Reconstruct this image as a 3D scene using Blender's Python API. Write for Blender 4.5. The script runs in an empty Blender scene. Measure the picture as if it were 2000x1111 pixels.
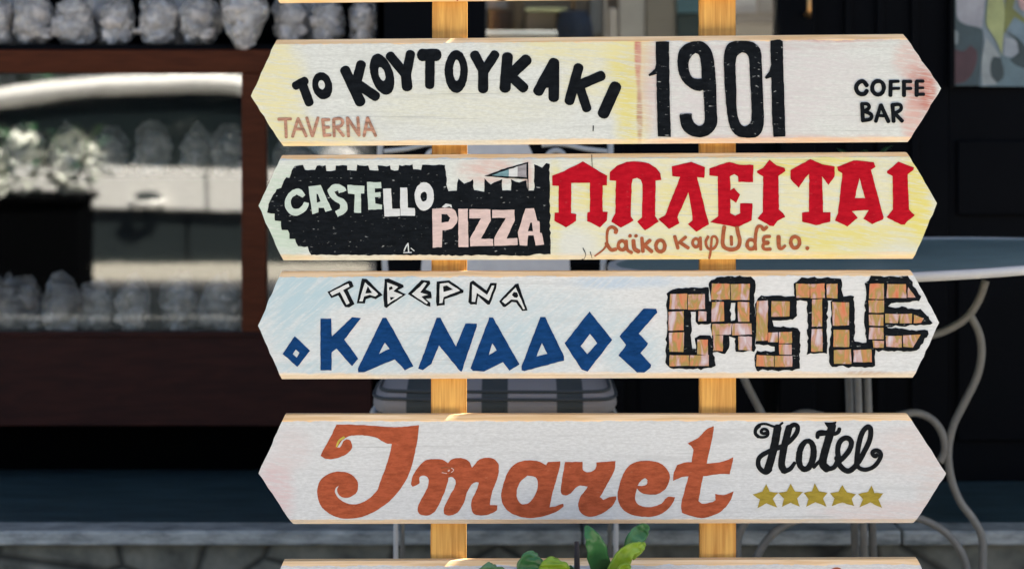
import bpy, bmesh, math, random
from mathutils import Vector, Matrix, noise
from mathutils.geometry import tessellate_polygon
R = math.radians
S = bpy.context.scene
COL = S.collection

# ------------------------------------------------------------------ camera, sky, sun, exposure
CAM_D, CAM_Z, HOR, F = 3.2, 1.07, 170.0, 4000.0
cd = bpy.data.cameras.new('camera'); cam = bpy.data.objects.new('camera', cd); COL.objects.link(cam)
cam.location = (0, -CAM_D, CAM_Z); cam.rotation_euler = (R(90), 0, 0)
cd.sensor_width = 36; cd.lens = 72; cd.shift_y = -(555.5-HOR)/2000.0
cd.clip_start = 0.05; cd.clip_end = 500
cd.dof.use_dof = True; cd.dof.focus_distance = 3.2; cd.dof.aperture_fstop = 3.7; cd.dof.aperture_blades = 7
S.camera = cam
SUN_TO = Vector((0.42, 0.30, 0.86)).normalized()
elev = math.asin(SUN_TO.z)
w = bpy.data.worlds.new('World'); S.world = w; w.use_nodes = True
nt = w.node_tree
sky = nt.nodes.new('ShaderNodeTexSky'); sky.sky_type = 'NISHITA'; sky.sun_disc = False
sky.sun_elevation = elev; sky.dust_density = 3.0; sky.ozone_density = 0.6; sky.air_density = 0.8; sky.sun_rotation = math.atan2(SUN_TO.x, SUN_TO.y)
nt.links.new(sky.outputs[0], nt.nodes['Background'].inputs[0])
nt.nodes['Background'].inputs[1].default_value = 0.06
sl = bpy.data.lights.new('sun', 'SUN'); sl.energy = 5.0; sl.angle = R(0.5); sl.color = (1.0, 0.93, 0.82)
so = bpy.data.objects.new('sun', sl); COL.objects.link(so)
so.rotation_euler = (-SUN_TO).to_track_quat('-Z', 'Y').to_euler()
S.view_settings.view_transform = 'Standard'; S.view_settings.look = 'None'
S.view_settings.gamma = 1.0; S.view_settings.use_curve_mapping = False
S.view_settings.exposure = 2.75

# ------------------------------------------------------------------ small helpers
def W(px, py, d):
    """photograph pixel + real distance in front of the camera -> place in the world"""
    return Vector(((px-1000)/F*d, d-CAM_D, CAM_Z-(py-HOR)/F*d))
def lin(r, g, b):
    f = lambda c: (c/255/12.92) if c/255 <= .04045 else ((c/255+.055)/1.055)**2.4
    return (f(r), f(g), f(b))
def link(o, parent=None):
    COL.objects.link(o)
    if parent is not None: o.parent = parent
    return o
def tag(o, label=None, cat=None, group=None, kind=None):
    if label: o['label'] = label
    if cat: o['category'] = cat
    if group: o['group'] = group
    if kind: o['kind'] = kind
    return o
def empty(name, loc=(0, 0, 0), label=None, cat=None, group=None):
    o = bpy.data.objects.new(name, None); o.empty_display_size = .05; COL.objects.link(o); o.location = loc
    return tag(o, label, cat, group)
def mesh_obj(name, verts, faces, mat, parent=None, smooth=False):
    me = bpy.data.meshes.new(name); me.from_pydata([tuple(v) for v in verts], [], faces); me.update()
    if mat: me.materials.append(mat)
    if smooth:
        for p in me.polygons: p.use_smooth = True
    return link(bpy.data.objects.new(name, me), parent)
def bm_obj(name, bm, mat, parent=None, smooth=False):
    bmesh.ops.recalc_face_normals(bm, faces=bm.faces)
    me = bpy.data.meshes.new(name); bm.to_mesh(me); bm.free()
    if mat: me.materials.append(mat)
    if smooth:
        for p in me.polygons: p.use_smooth = True
    return link(bpy.data.objects.new(name, me), parent)
def box(bm, a, b, bev=0.0, seg=2):
    t = bmesh.new(); bmesh.ops.create_cube(t, size=1)
    c = [(a[i]+b[i])/2 for i in range(3)]; s = [abs(b[i]-a[i]) for i in range(3)]
    bmesh.ops.scale(t, vec=s, verts=t.verts); bmesh.ops.translate(t, vec=c, verts=t.verts)
    if bev: bmesh.ops.bevel(t, geom=t.edges[:], offset=bev, segments=seg, affect='EDGES', profile=.5)
    me = bpy.data.meshes.new('t'); t.to_mesh(me); t.free(); bm.from_mesh(me); bpy.data.meshes.remove(me)
def box_obj(name, a, b, mat, parent=None, bev=0.0):
    bm = bmesh.new(); box(bm, a, b, bev); return bm_obj(name, bm, mat, parent)
def catmull(pts, n=6, closed=False, sharp=None):
    """smooth a 2D/3D polyline; corners turning more than 'sharp' degrees stay sharp"""
    P = [Vector(p) for p in pts]; N = len(P); out = []
    def is_c(i):
        if not closed and (i <= 0 or i >= N-1): return True
        if sharp is None: return False
        a = P[i % N]-P[(i-1) % N]; b = P[(i+1) % N]-P[i % N]
        if a.length < 1e-9 or b.length < 1e-9: return True
        return a.angle(b) > R(sharp)
    for i in range(N if closed else N-1):
        p1, p2 = P[i % N], P[(i+1) % N]
        L = (p2-p1).length
        t1 = (p2-p1) if is_c(i) else (P[(i+1) % N]-P[(i-1) % N]).normalized()*L
        t2 = (p2-p1) if is_c((i+1) % N if closed else i+1) else (P[(i+2) % N]-p1).normalized()*L
        for k in range(n):
            t = k/n
            out.append(p1*(2*t**3-3*t*t+1)+t1*(t**3-2*t*t+t)+p2*(-2*t**3+3*t*t)+t2*(t**3-t*t))
    if not closed: out.append(P[-1])
    return out
def tube(bm, pts, r, sides=10, flat=None):
    """round bar through 3D points (flat = (rx, ry) makes a flat bar)"""
    P = [Vector(p) for p in pts]; rings = []
    up = Vector((0, 1, 0))
    for i, p in enumerate(P):
        d = (P[min(i+1, len(P)-1)]-P[max(i-1, 0)]).normalized()
        u = up-d*up.dot(d)
        if u.length < 1e-3: u = Vector((1, 0, 0))-d*d.x
        u.normalize(); v = d.cross(u)
        ri = r[i] if isinstance(r, (list, tuple)) else r
        rx, ry = flat if flat else (ri, ri)
        rings.append([bm.verts.new(p+u*math.cos(2*math.pi*k/sides)*rx+v*math.sin(2*math.pi*k/sides)*ry) for k in range(sides)])
    for a, b in zip(rings, rings[1:]):
        for k in range(sides):
            bm.faces.new((a[k], a[(k+1) % sides], b[(k+1) % sides], b[k]))
    bm.faces.new(rings[0][::-1]); bm.faces.new(rings[-1])

# ------------------------------------------------------------------ materials
def M(name, col, rough=.6, spec=.5, var=0.0, vscale=20, vcol=None, stretch=(1, 1, 1), bump=0.0, bscale=60, metal=0.0):
    m = bpy.data.materials.new(name); m.use_nodes = True; n = m.node_tree
    b = n.nodes['Principled BSDF']
    b.inputs['Base Color'].default_value = (*col, 1); b.inputs['Roughness'].default_value = rough
    b.inputs['Specular IOR Level'].default_value = spec; b.inputs['Metallic'].default_value = metal
    if var or vcol or bump:
        tc = n.nodes.new('ShaderNodeTexCoord'); mp = n.nodes.new('ShaderNodeMapping')
        mp.inputs['Scale'].default_value = stretch; n.links.new(tc.outputs['Object'], mp.inputs[0])
    if var or vcol:
        nz = n.nodes.new('ShaderNodeTexNoise'); nz.inputs['Scale'].default_value = vscale; nz.inputs['Detail'].default_value = 6
        nz.inputs['Roughness'].default_value = .65
        n.links.new(mp.outputs[0], nz.inputs['Vector'])
        rp = n.nodes.new('ShaderNodeValToRGB'); rp.color_ramp.elements[0].position = .3; rp.color_ramp.elements[1].position = .7
        v2 = vcol if vcol else tuple(c*(1-var) for c in col)
        rp.color_ramp.elements[0].color = (*v2, 1); rp.color_ramp.elements[1].color = (*col, 1)
        n.links.new(nz.outputs['Fac'], rp.inputs[0]); n.links.new(rp.outputs[0], b.inputs['Base Color'])
    if bump:
        n2 = n.nodes.new('ShaderNodeTexNoise'); n2.inputs['Scale'].default_value = bscale; n2.inputs['Detail'].default_value = 5
        n.links.new(mp.outputs[0], n2.inputs['Vector'])
        bp = n.nodes.new('ShaderNodeBump'); bp.inputs['Strength'].default_value = bump; bp.inputs['Distance'].default_value = .004
        n.links.new(n2.outputs['Fac'], bp.inputs['Height']); n.links.new(bp.outputs[0], b.inputs['Normal'])
    return m
def wood_mat(name, c1, c2, scale=14, stretch=(12, 12, 1), rough=.55):
    m = M(name, c1, rough, .12); n = m.node_tree; b = n.nodes['Principled BSDF']
    tc = n.nodes.new('ShaderNodeTexCoord'); oi = n.nodes.new('ShaderNodeObjectInfo')
    ad = n.nodes.new('ShaderNodeVectorMath'); ad.operation = 'ADD'
    n.links.new(tc.outputs['Object'], ad.inputs[0]); n.links.new(oi.outputs['Random'], ad.inputs[1])
    mp = n.nodes.new('ShaderNodeMapping'); mp.inputs['Scale'].default_value = stretch; n.links.new(ad.outputs[0], mp.inputs[0])
    nz = n.nodes.new('ShaderNodeTexNoise'); nz.inputs['Scale'].default_value = scale; nz.inputs['Detail'].default_value = 8; nz.inputs['Distortion'].default_value = .6
    n.links.new(mp.outputs[0], nz.inputs['Vector'])
    rp = n.nodes.new('ShaderNodeValToRGB'); rp.color_ramp.elements[0].position = .33; rp.color_ramp.elements[1].position = .66
    rp.color_ramp.elements[0].color = (*c2, 1); rp.color_ramp.elements[1].color = (*c1, 1)
    n.links.new(nz.outputs['Fac'], rp.inputs[0]); n.links.new(rp.outputs[0], b.inputs['Base Color'])
    bp = n.nodes.new('ShaderNodeBump'); bp.inputs['Strength'].default_value = .25; bp.inputs['Distance'].default_value = .002
    n.links.new(nz.outputs['Fac'], bp.inputs['Height']); n.links.new(bp.outputs[0], b.inputs['Normal'])
    return m
def glass_mat(name, tint=(.95, .96, .95), f0=.09):
    m = bpy.data.materials.new(name); m.use_nodes = True; n = m.node_tree
    for x in list(n.nodes): n.nodes.remove(x)
    o = n.nodes.new('ShaderNodeOutputMaterial'); mx = n.nodes.new('ShaderNodeMixShader')
    t = n.nodes.new('ShaderNodeBsdfTransparent'); t.inputs[0].default_value = (*tint, 1)
    g = n.nodes.new('ShaderNodeBsdfGlossy'); g.inputs['Roughness'].default_value = .02
    tc = n.nodes.new('ShaderNodeTexCoord'); nz = n.nodes.new('ShaderNodeTexNoise'); nz.inputs['Scale'].default_value = 9; n.links.new(tc.outputs['Object'], nz.inputs['Vector'])
    bp = n.nodes.new('ShaderNodeBump'); bp.inputs['Strength'].default_value = .012; bp.inputs['Distance'].default_value = .004; n.links.new(nz.outputs['Fac'], bp.inputs['Height']); n.links.new(bp.outputs[0], g.inputs['Normal'])
    lw = n.nodes.new('ShaderNodeLayerWeight'); lw.inputs[0].default_value = .12
    mr = n.nodes.new('ShaderNodeMapRange'); mr.inputs[3].default_value = f0; mr.inputs[4].default_value = 1
    n.links.new(lw.outputs['Fresnel'], mr.inputs[0]); n.links.new(mr.outputs[0], mx.inputs[0])
    n.links.new(t.outputs[0], mx.inputs[1]); n.links.new(g.outputs[0], mx.inputs[2]); n.links.new(mx.outputs[0], o.inputs[0])
    return m

def paint_mat(name, col, var=.18, rough=.55, fleck=None, fleck_amt=.5, vs=90):
    """brushed sign paint: blotchy, horizontally streaked, optional flecks where the ground shows"""
    m = M(name, col, rough, .05); n = m.node_tree; b = n.nodes['Principled BSDF']
    tc = n.nodes.new('ShaderNodeTexCoord'); mp = n.nodes.new('ShaderNodeMapping'); mp.inputs['Scale'].default_value = (.5, 1, 1.6)
    n.links.new(tc.outputs['Object'], mp.inputs[0])
    nz = n.nodes.new('ShaderNodeTexNoise'); nz.inputs['Scale'].default_value = vs; nz.inputs['Detail'].default_value = 7; nz.inputs['Roughness'].default_value = .7
    n.links.new(mp.outputs[0], nz.inputs['Vector'])
    rp = n.nodes.new('ShaderNodeValToRGB'); rp.color_ramp.elements[0].position = .32; rp.color_ramp.elements[1].position = .68
    rp.color_ramp.elements[0].color = (*[c*(1-var) for c in col], 1)
    rp.color_ramp.elements[1].color = (*[min(1, c*(1+var)+.004) for c in col], 1)
    n.links.new(nz.outputs['Fac'], rp.inputs[0]); out = rp.outputs[0]
    if fleck:
        mp2 = n.nodes.new('ShaderNodeMapping'); mp2.inputs['Scale'].default_value = (.55, 1, 1.2); n.links.new(tc.outputs['Object'], mp2.inputs[0])
        n2 = n.nodes.new('ShaderNodeTexNoise'); n2.inputs['Scale'].default_value = 210; n2.inputs['Detail'].default_value = 3
        n.links.new(mp2.outputs[0], n2.inputs['Vector'])
        mr = n.nodes.new('ShaderNodeMapRange'); mr.inputs[1].default_value = .66; mr.inputs[2].default_value = .73; mr.inputs[4].default_value = fleck_amt
        n.links.new(n2.outputs['Fac'], mr.inputs[0])
        mx = n.nodes.new('ShaderNodeMix'); mx.data_type = 'RGBA'
        n.links.new(mr.outputs[0], mx.inputs['Factor']); n.links.new(out, mx.inputs['A']); mx.inputs['B'].default_value = (*fleck, 1)
        out = mx.outputs['Result']
    n.links.new(out, b.inputs['Base Color'])
    bp = n.nodes.new('ShaderNodeBump'); bp.inputs['Strength'].default_value = .3; bp.inputs['Distance'].default_value = .001
    n.links.new(nz.outputs['Fac'], bp.inputs['Height']); n.links.new(bp.outputs[0], b.inputs['Normal'])
    return m

PINE1, PINE2 = (.66, .385, .105), (.50, .26, .06)
m_post = wood_mat('pine_post', PINE1, (.46, .23, .06), 13, (14, 14, .7))
m_brown = wood_mat('brown_frame', (.088, .0235, .0085), (.06, .0155, .0055), 12, (1, 8, 8), .6)
m_brown_dk = wood_mat('brown_panel', (.034, .0115, .0085), (.022, .0085, .007), 12, (1, 8, 8), .65)
m_dark = M('dark_paint', (.0022, .003, .0045), .6, .06, .3, 6)
m_void = M('dark_interior', (.002, .0022, .0025), .9, 0)
m_shelf = M('shelf_dark', (.004, .004, .005), .7, .1)
m_glass = glass_mat('window_glass', f0=.15)
m_glass2 = glass_mat('door_glass', (.9, .93, .93), .07)
m_iron = M('painted_iron', (.22, .21, .18), .5, .5, .35, 25, bump=.2)
m_iron_w = M('white_iron', (.52, .53, .51), .45, .5, .2, 25)
m_black = paint_mat('black_paint', (.0025, .0042, .0062), .4, .6, (.40, .42, .41), .6)
m_black2 = paint_mat('black_paint_solid', (.0025, .0042, .0062), .5, .5)
m_red = paint_mat('red_paint', (.36, .002, .011), .25, .5, (.42, .05, .06), .45)
m_brownp = paint_mat('brown_paint', (.30, .085, .035), .22)
m_blue = paint_mat('blue_paint', (.0015, .034, .125), .32)
m_terra = paint_mat('terracotta_paint', (.315, .072, .03), .3, .55, (.40, .15, .08), .5)
m_gold = paint_mat('gold_paint', (.28, .215, .03), .25)
m_pencil = paint_mat('brown_pencil', (.35, .19, .13), .5, vs=140)
m_pale_g = paint_mat('pale_green_paint', (.43, .51, .45), .12)
m_pale_w = paint_mat('pale_paint', (.53, .55, .54), .10)
m_pale_p = paint_mat('pale_pink_paint', (.54, .42, .385), .16)
m_grey_p = paint_mat('grey_paint', (.26, .25, .26), .4)
m_teal_p = paint_mat('teal_paint', (.12, .22, .24), .4)

# ------------------------------------------------------------------ painted arrow boards
ZM = {'A1': (480, 50, 4.445), 'A2': (860, 50, 4.445), 'A3': (1220, 50, 4.445), 'A4': (1520, 50, 4.444),
      'B1': (500, 290, 4.83), 'B2': (780, 290, 4.829), 'B3': (1060, 290, 4.83), 'B4': (1440, 290, 4.83),
      'C1': (500, 520, 4.83), 'C2': (880, 520, 4.762), 'C3': (1280, 520, 4.83), 'C4': (1560, 520, 4.83),
      'D1': (500, 800, 4.83), 'D2': (800, 800, 4.83), 'D3': (1120, 800, 4.83), 'D4': (1450, 800, 4.83), 'P': (0, 0, 1)}
MM = CAM_D/F      # metres per photograph pixel on the boards' front plane

def board_mat(name, bd, base, washes, seed, top_band=9, bot_band=12, bot_amt=.48, hatch=-8):
    m = M(name, base, .65, .2); n = m.node_tree; b = n.nodes['Principled BSDF']
    tc = n.nodes.new('ShaderNodeTexCoord'); P = tc.outputs['Object']
    sx = n.nodes.new('ShaderNodeSeparateXYZ'); n.links.new(P, sx.inputs[0])
    def nz(scale, stretch=(1, 1, 1), det=5, ro=.6, dist=0, ang=0):
        mp = n.nodes.new('ShaderNodeMapping'); mp.inputs['Scale'].default_value = stretch; mp.inputs['Location'].default_value = (seed*3.1, seed, seed*1.7)
        if ang:
            m0 = n.nodes.new('ShaderNodeMapping'); m0.inputs['Rotation'].default_value = (0, R(ang), 0); n.links.new(P, m0.inputs[0]); n.links.new(m0.outputs[0], mp.inputs[0])
        else: n.links.new(P, mp.inputs[0])
        t = n.nodes.new('ShaderNodeTexNoise'); t.inputs['Scale'].default_value = scale; t.inputs['Detail'].default_value = det
        t.inputs['Roughness'].default_value = ro; t.inputs['Distortion'].default_value = dist
        n.links.new(mp.outputs[0], t.inputs['Vector']); return t.outputs['Fac']
    def math_(op, a, c):
        k = n.nodes.new('ShaderNodeMath'); k.operation = op
        for i, v in enumerate((a, c)):
            if isinstance(v, (int, float)): k.inputs[i].default_value = v
            else: n.links.new(v, k.inputs[i])
        return k.outputs[0]
    def maprange(v, a, c, lo, hi, smooth=True):
        k = n.nodes.new('ShaderNodeMapRange'); k.interpolation_type = 'SMOOTHSTEP' if smooth else 'LINEAR'
        n.links.new(v, k.inputs[0]); k.inputs[1].default_value = a; k.inputs[2].default_value = c; k.inputs[3].default_value = lo; k.inputs[4].default_value = hi
        return k.outputs[0]
    def mix(f, a, c):
        k = n.nodes.new('ShaderNodeMix'); k.data_type = 'RGBA'
        n.links.new(f, k.inputs['Factor'])
        for nm, v in (('A', a), ('B', c)):
            if isinstance(v, tuple): k.inputs[nm].default_value = (*v, 1)
            else: n.links.new(v, k.inputs[nm])
        return k.outputs['Result']
    fine = nz(300, (.35, 1, 1.3), 5, .75)
    streak = nz(60, (.12, 1, 1.6), 5, .65)
    cloud = nz(9, (1, 1, 1.5), 4)
    scr = nz(130, (.16, 1, 1.6), 4, .7, .6, hatch)
    lines = nz(170, (.012, 1, 1.5), 3, .6)
    dab = nz(70, (.5, 1, 1), 4, .7, 1.5)
    col = mix(maprange(fine, .34, .66, 0, 1), tuple(c*.87 for c in base), tuple(min(1, c*1.08) for c in base))
    col = mix(maprange(dab, .60, .72, 0, .35), col, tuple(min(1, c*1.2) for c in base))
    col = mix(maprange(streak, .36, .5, .5, 0), col, tuple(c*.8 for c in base))
    wash_col = None
    for (px, py, rx, ry, wc, amt) in washes:
        c = bd.loc(px, py)
        sb = n.nodes.new('ShaderNodeVectorMath'); sb.operation = 'SUBTRACT'; n.links.new(P, sb.inputs[0]); sb.inputs[1].default_value = (c[0], 0, c[1])
        ml = n.nodes.new('ShaderNodeVectorMath'); ml.operation = 'MULTIPLY'; n.links.new(sb.outputs[0], ml.inputs[0]); ml.inputs[1].default_value = (1/(rx*MM), 0, 1/(ry*MM))
        ln = n.nodes.new('ShaderNodeVectorMath'); ln.operation = 'LENGTH'; n.links.new(ml.outputs[0], ln.inputs[0])
        d = math_('ADD', ln.outputs['Value'], math_('MULTIPLY', math_('SUBTRACT', cloud, .5), .9))
        f = maprange(d, 1.0, .35, 0, amt)
        f = math_('MULTIPLY', f, maprange(scr, .36, .58, .30, 1.0))
        col = mix(f, col, wc)
    col = mix(maprange(lines, .63, .69, 0, .42), col, tuple(c*.42 for c in base))
    # bare pine along the upper and lower edges, where the white paint stops raggedly
    gr = nz(30, (.25, 6, 6), 6, .6, .5)
    wood = mix(maprange(gr, .35, .65, 0, 1), (.72, .45, .19), (.86, .62, .35))
    rag = math_('MULTIPLY', math_('SUBTRACT', nz(45, (.6, 1, .6), 5, .7), .5), .010)
    zt = math_('ADD', sx.outputs['Z'], rag)
    ft = maprange(zt, bd.h/2-top_band*MM-.0006, bd.h/2-top_band*MM+.0006, 0, .92)
    fb = maprange(zt, -bd.h/2+bot_band*MM+.001, -bd.h/2+bot_band*MM-.001, 0, 1)
    fb = math_('MULTIPLY', fb, maprange(nz(16, (.3, 1, 1), 5), .38, .6, bot_amt*.25, bot_amt))
    col = mix(ft, col, wood); col = mix(fb, col, wood)
    # back and sawn ends are bare wood
    fy = maprange(sx.outputs['Y'], .007, .008, 0, 1); col = mix(fy, col, wood)
    n.links.new(col, b.inputs['Base Color'])
    bp = n.nodes.new('ShaderNodeBump'); bp.inputs['Strength'].default_value = .16; bp.inputs['Distance'].default_value = .0010
    n.links.new(math_('ADD', fine, streak), bp.inputs['Height']); n.links.new(bp.outputs[0], b.inputs['Normal'])
    return m

class Board:
    def __init__(s, out, label, base, washes, seed, **kw):
        # out: TL, left tip, BL, BR, right tip, TR in photograph pixels on the plane of the boards
        pts = [Vector(((x-1000)*MM, CAM_Z-(y-HOR)*MM)) for x, y in out]
        s.c = sum(pts, Vector((0, 0)))/6
        a = ((pts[5]-pts[0]).normalized()+(pts[3]-pts[2]).normalized())
        s.ang = math.atan2(a.y, a.x)
        s.layer = 0
        loc = [s.rot(p) for p in pts]
        s.h = (loc[0].y+loc[5].y)/2-(loc[2].y+loc[3].y)/2
        s.root = empty('arrow_sign', (s.c.x, 0, s.c.y), label, 'sign', 'arrow boards of the signpost')
        s.root.rotation_euler = (0, -s.ang, 0)
        C = .0075; T = .022
        TL, LT, BL, BR, RT, TR = loc
        def along(p, q, dz): t = abs(dz/(q.y-p.y)); return p+(q-p)*t
        TLi, TRi = along(TL, LT, C), along(TR, RT, C); BLi, BRi = along(BL, LT, C), along(BR, RT, C)
        # hand-sawn tip edges: a few jittered points
        random.seed(seed)
        def saw(p, q, k=9):
            o = []
            for i in range(1, k):
                v = p+(q-p)*(i/k); o.append(v+Vector((random.uniform(-.0009, .0009), random.uniform(-.0006, .0006))))
            return o
        fr = [TLi]+saw(TLi, LT)+[LT]+saw(LT, BLi)+[BLi, BRi]+saw(BRi, RT)+[RT]+saw(RT, TRi)+[TRi]
        nF = len(fr); iBL = nF-3-16-2+0
        iBL = fr.index(BLi); iBR = fr.index(BRi)
        V = [(p.x, 0, p.y) for p in fr]+[(p.x, T, p.y) for p in fr]
        e = len(V)
        V += [(TL.x, .006, TL.y), (TR.x, .006, TR.y), (BL.x, .006, BL.y), (BR.x, .006, BR.y),
              (TL.x, T, TL.y), (TR.x, T, TR.y), (BL.x, T, BL.y), (BR.x, T, BR.y)]
        tl, tr, bl, br, tlb, trb, blb, brb = range(e, e+8)
        Fc = [list(range(nF))]                                   # front
        for i in range(nF-1):
            if i == iBL: continue
            Fc.append([i, i+nF, i+1+nF, i+1])                    # saw-cut sides
        Fc += [[0, nF-1, tr, tl], [iBL, bl, br, iBR], [tl, tr, trb, tlb], [bl, blb, brb, br],
               [0, tl, tlb, nF], [nF-1, 2*nF-1, trb, tr], [iBL, iBL+nF, blb, bl], [iBR, br, brb, iBR+nF],
               [i+nF for i in range(nF)][::-1], [nF, tlb, trb, 2*nF-1], [iBL+nF, iBR+nF, brb, blb]]
        s.mat = board_mat('board_paint', s, base, washes, seed, **kw)
        bm = bmesh.new(); vs = [bm.verts.new(v) for v in V]
        for f in Fc: bm.faces.new([vs[i] for i in f])
        s.panel = bm_obj('panel', bm, s.mat, s.root)
    def rot(s, p):
        q = p-s.c; ca, sa = math.cos(-s.ang), math.sin(-s.ang)
        return Vector((q.x*ca-q.y*sa, q.x*sa+q.y*ca))
    def loc(s, px, py):
        return s.rot(Vector(((px-1000)*MM, CAM_Z-(py-HOR)*MM)))
    def z(s, zm, p):
        x0, y0, k = ZM[zm]; return s.loc(x0+p[0]/k, y0+p[1]/k)

class Word:
    """one word painted on a board: outlines (with holes) and brush strokes in one flat mesh"""
    def __init__(s, bd, name, mat, label=None):
        s.b, s.name, s.mat, s.label = bd, name, mat, label; s.V, s.F = [], []
    def y(s):
        s.b.layer += 1; return -.0004-s.b.layer*.00001
    def poly(s, zm, outer, *holes, smooth=None, jit=.0003):
        loops = []
        for L in (outer,)+holes:
            q = [s.b.z(zm, p) for p in L]
            if smooth: q = catmull(q, 5, True, smooth)
            else:       # hand-painted edge: wobble
                o = []
                for i, p in enumerate(q):
                    r = q[(i+1) % len(q)]; k = max(1, int((r-p).length/.005))
                    for j in range(k): o.append(p+(r-p)*(j/k))
                q = o
            q = [p+Vector((noise.noise((p.x*190, p.y*190, 1.3))+.5*noise.noise((p.x*420, p.y*420, 3.3)), noise.noise((p.x*190, p.y*190, 7.7))+.5*noise.noise((p.x*420, p.y*420, 5.1))))*jit*2 for p in q]
            loops.append([Vector((p.x, p.y, 0)) for p in q])
        y = s.y(); tri = tessellate_polygon(loops); b0 = len(s.V)
        for L in loops: s.V += [(p.x, y, p.y) for p in L]
        s.F += [tuple(b0+i for i in t) for t in tri]
        return s
    def ell(s, zm, c, r, hc=None, hr=None, tilt=0):
        def e(c, r):
            o = []
            for k in range(28):
                a = 2*math.pi*k/28; x, yy = r[0]*math.cos(a), r[1]*math.sin(a); t = R(tilt)
                o.append((c[0]+x*math.cos(t)-yy*math.sin(t), c[1]+x*math.sin(t)+yy*math.cos(t)))
            return o
        return s.poly(zm, e(c, r), *([e(hc, hr)] if hc else []), smooth=80)
    def ring(s, zm, c, rx, ry, wd): return s.ell(zm, c, (rx+wd/2, ry+wd/2), c, (max(4, rx-wd/2), max(4, ry-wd/2)))
    def st(s, zm, pts, wd, w2=None, smooth=True):
        k = ZM[zm][2]; q = [s.b.z(zm, p) for p in pts]
        q = catmull(q, 7) if (smooth and len(q) > 2) else [q[0]+(q[-1]-q[0])*(i/6) for i in range(7)] if len(q) == 2 else q
        n = len(q); y0 = s.y(); b0 = len(s.V); L = []; Rr = []
        r0 = wd/k*MM/2; r1 = (w2 if w2 else wd)/k*MM/2
        def off(i):
            d = q[min(i+1, n-1)]-q[max(i-1, 0)]; d.normalize(); return d, Vector((-d.y, d.x))
        left, right = [], []
        for i in range(n):
            r = r0+(r1-r0)*i/(n-1); r *= 1+.07*noise.noise((q[i].x*110, q[i].y*110, i*.3))
            d, nn = off(i); left.append(q[i]+nn*r); right.append(q[i]-nn*r)
        for i in range(n):
            yy = y0-i*.0000004
            s.V += [(left[i].x, yy, left[i].y), (right[i].x, yy, right[i].y)]
        for i in range(n-1): s.F.append((b0+2*i, b0+2*i+1, b0+2*i+3, b0+2*i+2))
        for end in (0, n-1):
            d, nn = off(end); r = r0 if end == 0 else r1; sg = -1 if end == 0 else 1
            c0 = len(s.V); yy = y0-end*.0000004
            arc = []
            for j in range(1, 6):
                a = math.pi*j/6; p = q[end]+nn*(r*math.cos(a))+d*(sg*r*math.sin(a)*.8); arc.append(p)
            s.V += [(p.x, yy, p.y) for p in arc]
            s.F.append((b0+2*end,)+tuple(range(c0, c0+5))+(b0+2*end+1,))
        s.b.layer += 1
        return s
    def done(s):
        me = bpy.data.meshes.new(s.name); me.from_pydata(s.V, [], s.F); me.update()
        bm = bmesh.new(); bm.from_mesh(me)
        for f in bm.faces:
            f.normal_update()
            if f.normal.y > 0: f.normal_flip()
        bm.to_mesh(me); bm.free(); me.materials.append(s.mat)
        o = link(bpy.data.objects.new(s.name, me), s.b.root)
        if s.label: o['label'] = s.label
        return o

WH = (.54, .565, .55)
YEL = (.60, .54, .15); PYEL = (.62, .58, .31); RDW = (.42, .11, .07); PNK = (.54, .34, .29)

# ---- board 0 (only its lower edge reaches into the picture)
b0 = Board([(560, -200), (498, -98), (545, 6), (1770, -7), (1838, -108), (1762, -212)],
           'topmost white arrow board, cut off so that only its lower edge shows', WH, [], 11, bot_band=10, bot_amt=.95)
wd = Word(b0, 'lettering', m_terra); wd.st('P', [(880, -60), (905, -20), (893, 1)], 10, 4).done()
wd = Word(b0, 'lettering', m_black2)
wd.st('P', [(960, -50), (957, -12), (975, -2), (992, -6), (1003, -40)], 8).done()

# ---- board 1: taverna / 1901
b1 = Board([(540, 78), (490, 188), (553, 286), (1774, 278), (1838, 173), (1765, 67)],
           'arrow board with black Greek lettering and the big black number 1901', (.555, .58, .54),
           [(530, 190, 90, 190, PYEL, .9), (600, 270, 190, 50, PYEL, .7), (1225, 130, 60, 140, YEL, .9), (1232, 230, 50, 110, YEL, .85), (1120, 90, 190, 50, PYEL, .8), (1150, 160, 80, 60, PYEL, .5),
            (900, 210, 260, 60, PYEL, .22), (1246, 110, 9, 95, RDW, .95), (1249, 220, 9, 90, (.3, .1, .08), .8), (1268, 160, 34, 140, PNK, .5),
            (1795, 175, 40, 75, RDW, .62), (1812, 180, 24, 50, RDW, .75), (1780, 235, 26, 60, PNK, .8), (1770, 110, 36, 50, PNK, .6), (1500, 275, 330, 16, PNK, .8), (1480, 170, 330, 150, (.52, .47, .47), .6),
            (1550, 92, 300, 9, (.45, .36, .34), .35), (1650, 78, 160, 8, RDW, .5)], 1)
k = Word(b1, 'lettering', m_black2, 'black brush lettering arched across the left half')
k.st('A1', [(432, 525), (515, 482)], 76).st('A1', [(495, 520), (552, 672)], 80).ell('A1', (665, 525), (86, 120), (660, 517), (28, 40), -12)
k.st('A1', [(862, 388), (996, 668)], 90).st('A1', [(1002, 338), (960, 500)], 86).st('A1', [(985, 520), (1130, 618)], 86)
k.ell('A1', (1183, 426), (96, 184), (1182, 422), (27, 62), -17)
k.st('A1', [(1252, 264), (1390, 430)], 82).st('A1', [(1430, 247), (1394, 430)], 82).st('A1', [(1390, 425), (1402, 538)], 90)
k.st('A1', [(1528, 258), (1658, 258)], 106).st('A1', [(1600, 290), (1597, 522)], 82)
k.ell('A2', (138, 402), (100, 186), (142, 390), (31, 90), 0)
k.st('A2', [(297, 254), (375, 400)], 84).st('A2', [(475, 252), (380, 400)], 82).st('A2', [(372, 395), (372, 556)], 88)
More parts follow.
